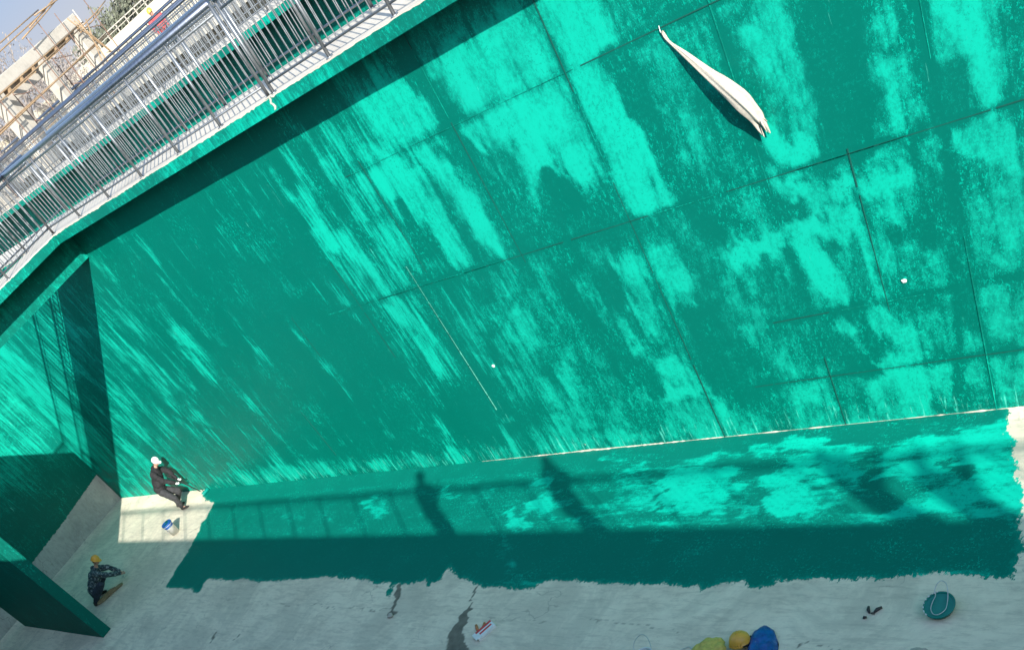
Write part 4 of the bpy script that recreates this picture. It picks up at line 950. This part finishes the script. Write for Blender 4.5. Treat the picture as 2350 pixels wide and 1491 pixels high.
# white drip pail cut by the lower edge, wire handle up
e, b, c, ax_ = bucket('white pail with a raised wire handle at the bottom edge beside the yellow sack', 7.70, 6.22, .15, .30, M['white'], .2)
s = MB(); s.lathe(c, ax_, [(0, .20), (.145, .20)], 32); s.build('paint_fill', M['wetpaint'], e, True)
loop(c, [V(7.85, 6.24, .29), V(7.88, 6.36, .38), V(7.79, 6.46, .45), V(7.67, 6.44, .44), V(7.57, 6.32, .36), V(7.55, 6.22, .29)], .005, M['wire'], e)
s = MB(); s.path([V(7.42, 6.50, .01), V(7.38, 6.60, .012), V(7.28, 6.66, .012), V(7.16, 6.62, .012), V(7.10, 6.52, .01), V(7.10, 6.40, .01)], .006, 6)
tag(s.build('wire_offcut', M['wire'], None, True), 'bent piece of wire on the floor between the pail and the yellow sack', 'wire')

# hard hat, sack, blue scoop at the lower edge
e = empty('hard_hat', V(6.25, 6.60, .10), 'ribbed yellow hard hat with a black strap at the bottom edge, against the blue tarpaulin', 'hard hat')
hc = V(6.50, 6.76, .05)
s = MB(); s.lathe(hc, (-.05, .35, 1), [(.150, -.01), (.158, .0), (.146, .012), (.142, .06), (.122, .112), (.078, .15), (.0, .165)], 32); s.build('shell', M['yellow'], e, True)
hx = Vector((-.05, .35, 1)).normalized(); hs = Vector((1, .1, 0)).normalized(); hf = hx.cross(hs).normalized()
for off in (-.07, -.035, 0, .035, .07):
    s = MB(); k = math.sqrt(1 - (off / .16) ** 2)
    s.path([hc + hs * off + hf * a * k + hx * b_ * k for a, b_ in ((.140, .018), (.126, .075), (.088, .130), (.035, .160), (-.035, .160), (-.088, .130), (-.126, .075), (-.140, .018))], .011, 6)
    s.build('rib', M['yellow'], e, True)
s = MB(); s.path([hc + hs * .10 + hf * .125 + hx * .03, hc + hs * .152 + hf * .06 + hx * .02, hc + hs * .160 + hx * .02, hc + hs * .152 - hf * .06 + hx * .01, hc + hs * .10 - hf * .125 + hx * .01], .012, 8); s.build('strap', M['black'], e, True)
s = MB()
for k, (a, b_, h, r) in enumerate(((6.90, 6.62, .08, .15), (7.03, 6.55, .07, .12), (6.82, 6.70, .07, .10), (6.97, 6.69, .05, .09), (6.74, 6.60, .09, .10), (6.86, 6.50, .10, .14))):
    s.ball(V(a, b_, h), (r, r, r * .75), 14, 10)
tag(remeshed(s, 'sack', M['yellow_fabric'], None, .012, .014, 14), 'lumpy dusty yellow sack at the bottom edge beside the yellow hard hat', 'sack')
def crumple(name, label, cat, u, w, ru, rw, h, mat, seed, sc=14):
    s = MB(); s.ball(V(u, w, h * .5), (ru, rw, h * .6), 26, 16); me = s.mesh(name)
    for v in me.vertices:
        q = v.co * sc + Vector((seed, 0, 0)); d = noise.noise(q) * .55 + noise.noise(q * 2.3) * .35
        r = v.co - V(u, w, h * .5); v.co = V(u, w, h * .5) + r * (1 + d); v.co.z = max(v.co.z, .004)
    return tag(link(name, me, mat), label, cat)
def bundle():
    s = MB(); c0 = V(6.16, 6.70, .0); s.ball(c0, 1.0, 48, 32); me = s.mesh('tarpaulin'); ax1 = Vector((.36, -1, 0)).normalized(); ax2 = Vector((-ax1.y, ax1.x, 0))
    for v in me.vertices:
        r = v.co - c0; d = 1 + .10 * noise.noise(r * 1.6) + .10 * abs(noise.noise(r * 3.1 + Vector((4, 0, 0)))) - .13 * abs(noise.noise(r * 5.0 + Vector((0, 7, 0)))) - .05 * abs(noise.noise(r * 11))
        r = r * d; hz = .15 * r.z if r.z > 0 else .05 * r.z
        hz = min(hz, .115 + .02 * noise.noise(r * 3))          # slumped flat top
        v.co = c0 + ax1 * r.x * .40 + ax2 * r.y * .20 + Vector((0, 0, max(hz, 0) + .004))
    return tag(link('tarpaulin', me, M['blue_scuff'], smooth=True), 'crumpled blue plastic tarpaulin folded into a bundle at the bottom edge', 'tarpaulin')
bundle()
crumple('plastic_bag', 'crumpled white plastic bag at the bottom edge right of the blue tarpaulin', 'bag', 5.47, 6.66, .13, .06, .05, M['white'], 3)
crumple('paper_rag', 'crumpled beige paper lying below the bucket of green paint', 'paper', 4.17, 6.80, .12, .09, .06, M['cloth'], 8)
crumple('stone', 'small grey lump of mortar at the lower end of the dark drip line', 'stone', 14.12, 6.82, .07, .06, .04, M['frame'], 5)

# black gloves: three scraps
e = empty('glove_scrap', V(5.0, 7.42, 0), 'pair of small black rags lying left of the bucket of green paint', 'rag')
for (a, b_, c_, d_, r) in ((5.03, 7.50, 4.98, 7.40, .022), (4.86, 7.50, 4.93, 7.41, .024), (4.99, 7.33, 5.03, 7.31, .02), (4.96, 7.40, 4.91, 7.39, .012)):
    s = MB(); s.path([V(a, b_, .015), V((a + c_) / 2 + .01, (b_ + d_) / 2, .022), V(c_, d_, .012)], [r * .7, r, r * .5], 8); s.build('rag', M['shoe'], e, True)

# cardboard box and orange gloves
e = empty('carton', V(11.4, 6.66, 0), 'small red and white open carton lying on the grey floor', 'carton')
def obox(c, d, L, W_, H_, mi=0, s=None):
    d = Vector((d[0], d[1], 0)).normalized(); n = Vector((-d.y, d.x, 0)); vs = [c + d * a * L / 2 + n * b * W_ / 2 + Vector((0, 0, z)) for z in (0, H_) for a, b in ((-1, -1), (1, -1), (1, 1), (-1, 1))]
    s.add(vs, [(3, 2, 1, 0), (4, 5, 6, 7), (0, 1, 5, 4), (1, 2, 6, 5), (2, 3, 7, 6), (3, 0, 4, 7)], mi)
bx = V(11.36, 6.64, .0); dd = (.16, .31); dn = Vector((dd[0], dd[1], 0)).normalized(); nn = Vector((-dn.y, dn.x, 0))
s = MB(); obox(bx, dd, .38, .21, .06, 0, s); bevel(s.build('carton_body', M['white'], e), .003, 1)
s = MB(); obox(bx + nn * .075 + Vector((0, 0, .061)), dd, .37, .055, .002, 0, s); obox(bx - nn * .015 + dn * .02 + Vector((0, 0, .061)), dd, .26, .045, .002, 0, s); s.build('red_print', M['red'], e)
s = MB(); obox(bx - dn * .19 + Vector((0, 0, .06)), dd, .07, .20, .004, 0, s); s.build('flap', M['white'], e)
for lab, pts in (('orange rubber glove finger nearest the red and white carton', [(11.50, 6.80), (11.47, 6.72), (11.46, 6.66)]), ('orange rubber glove lying farther left of the red and white carton', [(11.66, 6.74), (11.60, 6.68), (11.53, 6.62)])):
    s = MB(); s.path([V(a, b_, .02) for a, b_ in pts], [.022, .028, .02], 10); s.ball(V(pts[0][0], pts[0][1], .02), .024, 10, 8)
    tag(s.build('rubber_glove', M['orange'], None, True), lab, 'glove', 'orange gloves beside the carton')

# white cloth hanging on the wall
def cloth():
    st = [(7.335, 3.14, .012, .03), (7.325, 3.20, .020, .03), (7.30, 3.26, .010, .03), (7.25, 3.33, .015, .04), (7.18, 3.42, .026, .07), (7.08, 3.56, .036, .10), (6.98, 3.70, .046, .13), (6.86, 3.85, .068, .15), (6.75, 4.00, .080, .17), (6.665, 4.13, .086, .17), (6.60, 4.25, .070, .15), (6.565, 4.33, .060, .13), (6.535, 4.40, .060, .10), (6.515, 4.46, .040, .07)]
    vs = []; n = 30; m = len(st); cc = []
    for k, (u, z, r, off) in enumerate(st):
        q_ = (WALL - off) / WALL; c = P(u * q_, WALL - off, CAM_H - z * q_); k2 = min(k + 1, m - 1); k1 = max(k - 1, 0)
        d = (P(st[k2][0], WALL, CAM_H - st[k2][1]) - P(st[k1][0], WALL, CAM_H - st[k1][1])).normalized()
        t = Vector((0, -1, 0)); q = d.cross(t)
        for i in range(n):
            an = 2 * math.pi * i / n; rr_ = r * (1.12 + .016 * k) * (1 + .17 * math.sin(an * 6 + k * .35) + .10 * math.sin(an * 11 - k * .5))
            if k > 9: rr_ *= 1 + .28 * math.sin(an * 4 + 1) * (k - 9) / 4
            rr_ *= 1 + .22 * noise.noise(Vector((an * 1.6 if an < 3.14 else (6.283 - an) * 1.6, k * .8, 2)))
            shift = 0 if k < 12 else .05 * math.sin(an * 3 + .6) * (k - 11)
            vs.append(c + q * math.cos(an) * rr_ + t * math.sin(an) * rr_ * .55 + d * shift)
    s = MB(); s.add(vs, [(k * n + i, k * n + (i + 1) % n, (k + 1) * n + (i + 1) % n, (k + 1) * n + i) for k in range(m - 1) for i in range(n)] + [tuple(range(n))])
    o = s.build('hanging_cloth', M['cloth'], None, True)
    md = o.modifiers.new('sub', 'SUBSURF'); md.levels = 1; md.render_levels = 1
    for k in range(7):
        a = P(6.545 - .022 * k + .03, WALL - .12, CAM_H - 4.20 - .012 * k); d = Vector((.5 + .22 * math.sin(k * 2.1), -.1 + .2 * math.cos(k * 3.), -.85)).normalized(); L = .09 + .06 * (k % 3)
        q = MB(); q.path([a, a + d * L * .5 + Vector((0, -.01, .005)), a + d * L], [.020, .012, .003], 6); q.build('frayed_tail', M['cloth'], o, True)
    tag(o, 'twisted white cloth bundle hanging on the green wall, frayed at its lower end', 'cloth')
    s = MB(); s.path([P(7.335, WALL - .03, CAM_H - 3.14), P(7.345, WALL - .01, CAM_H - 3.10), P(7.35, WALL + .01, CAM_H - 3.07)], .004, 6)
    s.build('tie_wire', M['wire'], o)
cloth()
for (u, z, lab) in ((5.37, 6.68, 'white paint flake on the wall at right, below the cloth'), (12.73, 6.71, 'white paint flake near the foot of the wall at centre left')):
    s = MB(); s.ball(P(u, WALL - .01, CAM_H - z), (.035, .014, .028), 10, 6); me = s.mesh('wall_flake')
    for v in me.vertices: v.co += Vector((noise.noise(v.co * 40), 0, noise.noise(v.co * 33))) * .012
    tag(link('wall_flake', me, M['white']), lab, 'flake', 'white flakes on the wall')

# ---------------------------------------------------------------- unfinished concrete frame with bamboo scaffold, top left
F0 = (46.0, 29.0); AZ = R_(20); EU, EW = math.sin(AZ), math.cos(AZ)
def F(s_, h, o=0.0): return P(F0[0] + EU * s_ + EW * o, F0[1] + EW * s_ - EU * o, h)
def fbox(m, s0, s1, h0, h1, o0, o1):
    c = [F(s_, h, o) for h in (h0, h1) for o in (o0, o1) for s_ in (s0, s1)]
    m.add(c, [(0, 1, 3, 2), (4, 6, 7, 5), (0, 4, 5, 1), (2, 3, 7, 6), (0, 2, 6, 4), (1, 5, 7, 3)])
e = empty('concrete_frame', F(-3, GH, 0), 'unfinished pale concrete portal frame with beam on square columns, at top left', 'building')
s = MB(); fbox(s, -14, 1.45, 9.74, 10.14, 0, .5); bevel(s.build('beam', M['frame'], e), .03)
for s0 in (.80, -2.45, -5.95, -9.4, -12.8):
    s = MB(); fbox(s, s0, s0 + .58, GH, 9.74, .02, .46); bevel(s.build('column', M['frame'], e), .02)
s = MB(); fbox(s, -14, 1.3, 9.3, 9.735, 2.6, 2.9); bevel(s.build('rear_beam', M['frame'], e), .02)
for s0 in (.80, -2.45, -5.95, -9.4):
    s = MB(); fbox(s, s0, s0 + .4, GH, 9.3, 2.62, 2.88); s.build('rear_column', M['frame'], e)
s = MB()
for q in range(-13, 2):
    fbox(s, q, q + .1, 9.56, 9.735, -.02, 2.9)
s.build('formwork_joist', M['bamboo'], e)
sc = empty('scaffold', F(-3, GH, -.6), 'bamboo and steel pole scaffold tied around the concrete frame', 'scaffold')
rs = random.Random(11)
def pole(a, b, r=.028, m='bamboo'):
    s = MB(); a = Vector(a); b = Vector(b); mid = (a + b) / 2 + Vector((rs.uniform(-.04, .04), rs.uniform(-.04, .04), rs.uniform(-.04, .04)))
    s.path([a, (a + mid) / 2, mid, (mid + b) / 2, b], [r, r * .95, r * .9, r * .85, r * .75], 6)
    s.build('pole', M[m], sc, True)
pole(F(-9, 10.70, -.5), F(-1.0, 10.86, -.5)); pole(F(-1.5, 10.80, -.55), F(3.4, 10.62, -.5)); pole(F(-7, 10.58, -.45), F(-.6, 10.72, -.45)); pole(F(-3, 10.5, -.5), F(.4, 10.75, -.5)); pole(F(-2.2, 10.62, -.5), F(2.2, 10.95, -.5))
pole(F(-14, 9.66, -.25), F(1.3, 9.70, -.25), .035); pole(F(-14, 9.56, -.3), F(.9, 9.60, -.3)); pole(F(1.0, 9.62, -.3), F(3.5, 9.74, -.3)); pole(F(.7, 9.5, -.25), F(3.0, 9.62, -.35))
pole(F(-14, 8.92, -.3), F(2.6, 8.86, -.3), .034); pole(F(-9, 8.84, -.35), F(2.2, 8.93, -.3), .03); pole(F(-12, 8.98, -.3), F(-3, 8.90, -.3), .03)
pole(F(-14, 8.0, -.3), F(3, 7.95, -.3)); pole(F(-8, 7.6, .9), F(2, 7.55, .9))
for x in (-13.2, -11.6, -9.2, -6.3, -4.2, -2.62, -1.46, -.2, 2.0): pole(F(x, GH, -.42), F(x + rs.uniform(-.06, .06), 9.6 if x in (-4.2, -11.6) else 10.6 + rs.uniform(-.2, .5), -.42), .024, 'rust')
for x in (-12.5, -10.3, -8.2, -7.2, -4.7, -3.4, -1.0, -.55, .1): pole(F(x, GH, 1.4), F(x, 9.55, 1.4), .03, 'rust')
pole(F(.5, 9.9, -.5), F(1.9, 7.2, -.5), .03); pole(F(.75, 10.0, -.5), F(.6, 7.4, -.5), .03); pole(F(1.3, 9.7, -.45), F(-.2, 7.4, -.5), .03); pole(F(.2, 10.1, -.5), F(1.4, 8.2, -.5), .026)
for s0 in (.95, -2.3, -5.75):
    pole(F(s0 + .6, 9.45, -.1), F(s0 + 1.5, 9.15, -.3), .018, 'rust'); pole(F(s0 + .6, 8.45, -.1), F(s0 + 1.6, 8.1, -.3), .018, 'rust')
# low rubble wall and distant parapet with thin rail
wallbox('site_wall', 62, 62.4, 24, 160, GH, 8.62, M['site'], 'long cream site wall beyond the farthest tank, behind the distant worker')
s = MB()
for k in range(60): s.box(62.2, 62.25, 38 + k * .9, 38.05 + k * .9, 8.62, 9.02)
s.box(62.2, 62.25, 38, 100, 8.98, 9.03); s.box(62.2, 62.25, 38, 100, 8.80, 8.83)
tag(s.build('parapet_rail', M['frame']), 'thin pale rail on top of the distant site wall', 'railing')
for k, (u, w, h) in enumerate(((68, 44.5, 10.9), (68, 47.5, 11.4), (66, 49, 10.6))):
    s = MB(); s.tube(P(u, w, GH), P(u, w, h), .07, 8, .04); tag(s.build('light_pole', M['frame'], None, True), ('pale slim pole standing left of the distant bushes', 'pale slim pole standing in the middle of the distant bushes', 'pale slim pole standing right of the distant bushes')[k], 'pole', 'poles beyond the site wall')

# ---------------------------------------------------------------- bushes and bare trees behind
def tree(name, label, group, u, w, h0, H, R, kind, seed, n=700):
    e = empty(name, P(u, w, h0), label, 'tree', group); r = random.Random(seed)
    s = MB(); tips = []
    base = P(u, w, h0); s.path([base, base + Vector((r.uniform(-.1, .1), 0, H * .25)), base + Vector((r.uniform(-.2, .2), 0, H * .5))], [H * .022, H * .017, H * .012], 6)
    for k in range(16):
        a = base + Vector((0, 0, H * r.uniform(.12, .5))); an = r.uniform(0, 6.28); L = H * r.uniform(.25, .5)
        b = a + Vector((math.cos(an) * R * r.uniform(.4, .95), math.sin(an) * R * r.uniform(.4, .95), L)); m = (a + b) / 2 + Vector((0, 0, -.08 * L))
        s.path([a, m, b], [H * .009, H * .006, H * .002], 5); tips.append((a, m, b))
        for q in range(6 if kind == 'bare' else 2):
            t = r.uniform(.3, 1); p = m.lerp(b, t); c = p + Vector((r.uniform(-1, 1) * R * .3, r.uniform(-1, 1) * R * .3, H * r.uniform(.08, .22))); s.path([p, (p + c) / 2, c], [H * .003, H * .002, H * .001], 4)
            tips.append((p, (p + c) / 2, c))
    s.build('trunk', M['twig'], e)
    s = MB(); ls = .13 if kind == 'leaf' else .07
    for k in range(n):
        a, m, b = r.choice(tips); p = m.lerp(b, r.uniform(0, 1.1)) + Vector([r.gauss(0, 1) * R * .13 for _ in range(3)])
        d = Vector([r.gauss(0, 1) for _ in range(3)]).normalized(); t = d.orthogonal().normalized(); q = d.cross(t); z = ls * r.uniform(.5, 1.4)
        s.add([p - t * z, p + q * z * .5, p + t * z, p - q * z * .5], [(0, 1, 2, 3)])
    s.build('crown', M['leaf' if kind == 'leaf' else 'twig'], e)
    return e
def at_az(az, dist): return dist * math.sin(R_(az)), dist * math.cos(R_(az))
k = 0
LT = ['low dusty evergreen bush in the distant row beyond the site wall, %s' % t for t in ('leftmost', 'second from the left', 'third from the left', 'fourth from the left', 'fifth from the left', 'sixth from the left', 'rightmost')]
for i, az in enumerate((57.0, 56.2, 55.5, 54.9, 54.2, 53.5, 52.6)):
    u, w = at_az(az, 80 + (i % 3) * 4); tree('evergreen_bush', LT[i], 'distant evergreen bushes', u, w, GH, (2.6, 2.9, 3.2, 3.5, 3.8, 4.1, 4.3)[i], 1.5, 'leaf', 20 + i, 1100)
LB = ['bare grey twiggy tree behind the concrete frame, %s' % t for t in ('leftmost', 'second from the left', 'third from the left', 'fourth from the left', 'fifth from the left', 'rightmost and lowest')]
for i, az in enumerate((63.5, 62.3, 61.2, 60.2, 59.3, 58.4)):
    u, w = at_az(az, 64 + (i % 2) * 5); tree('bare_tree', LB[i], 'bare trees behind the concrete frame', u, w, GH, (5.2, 5.0, 4.9, 4.3, 3.6, 3.0)[i], 1.7, 'bare', 50 + i, 900)
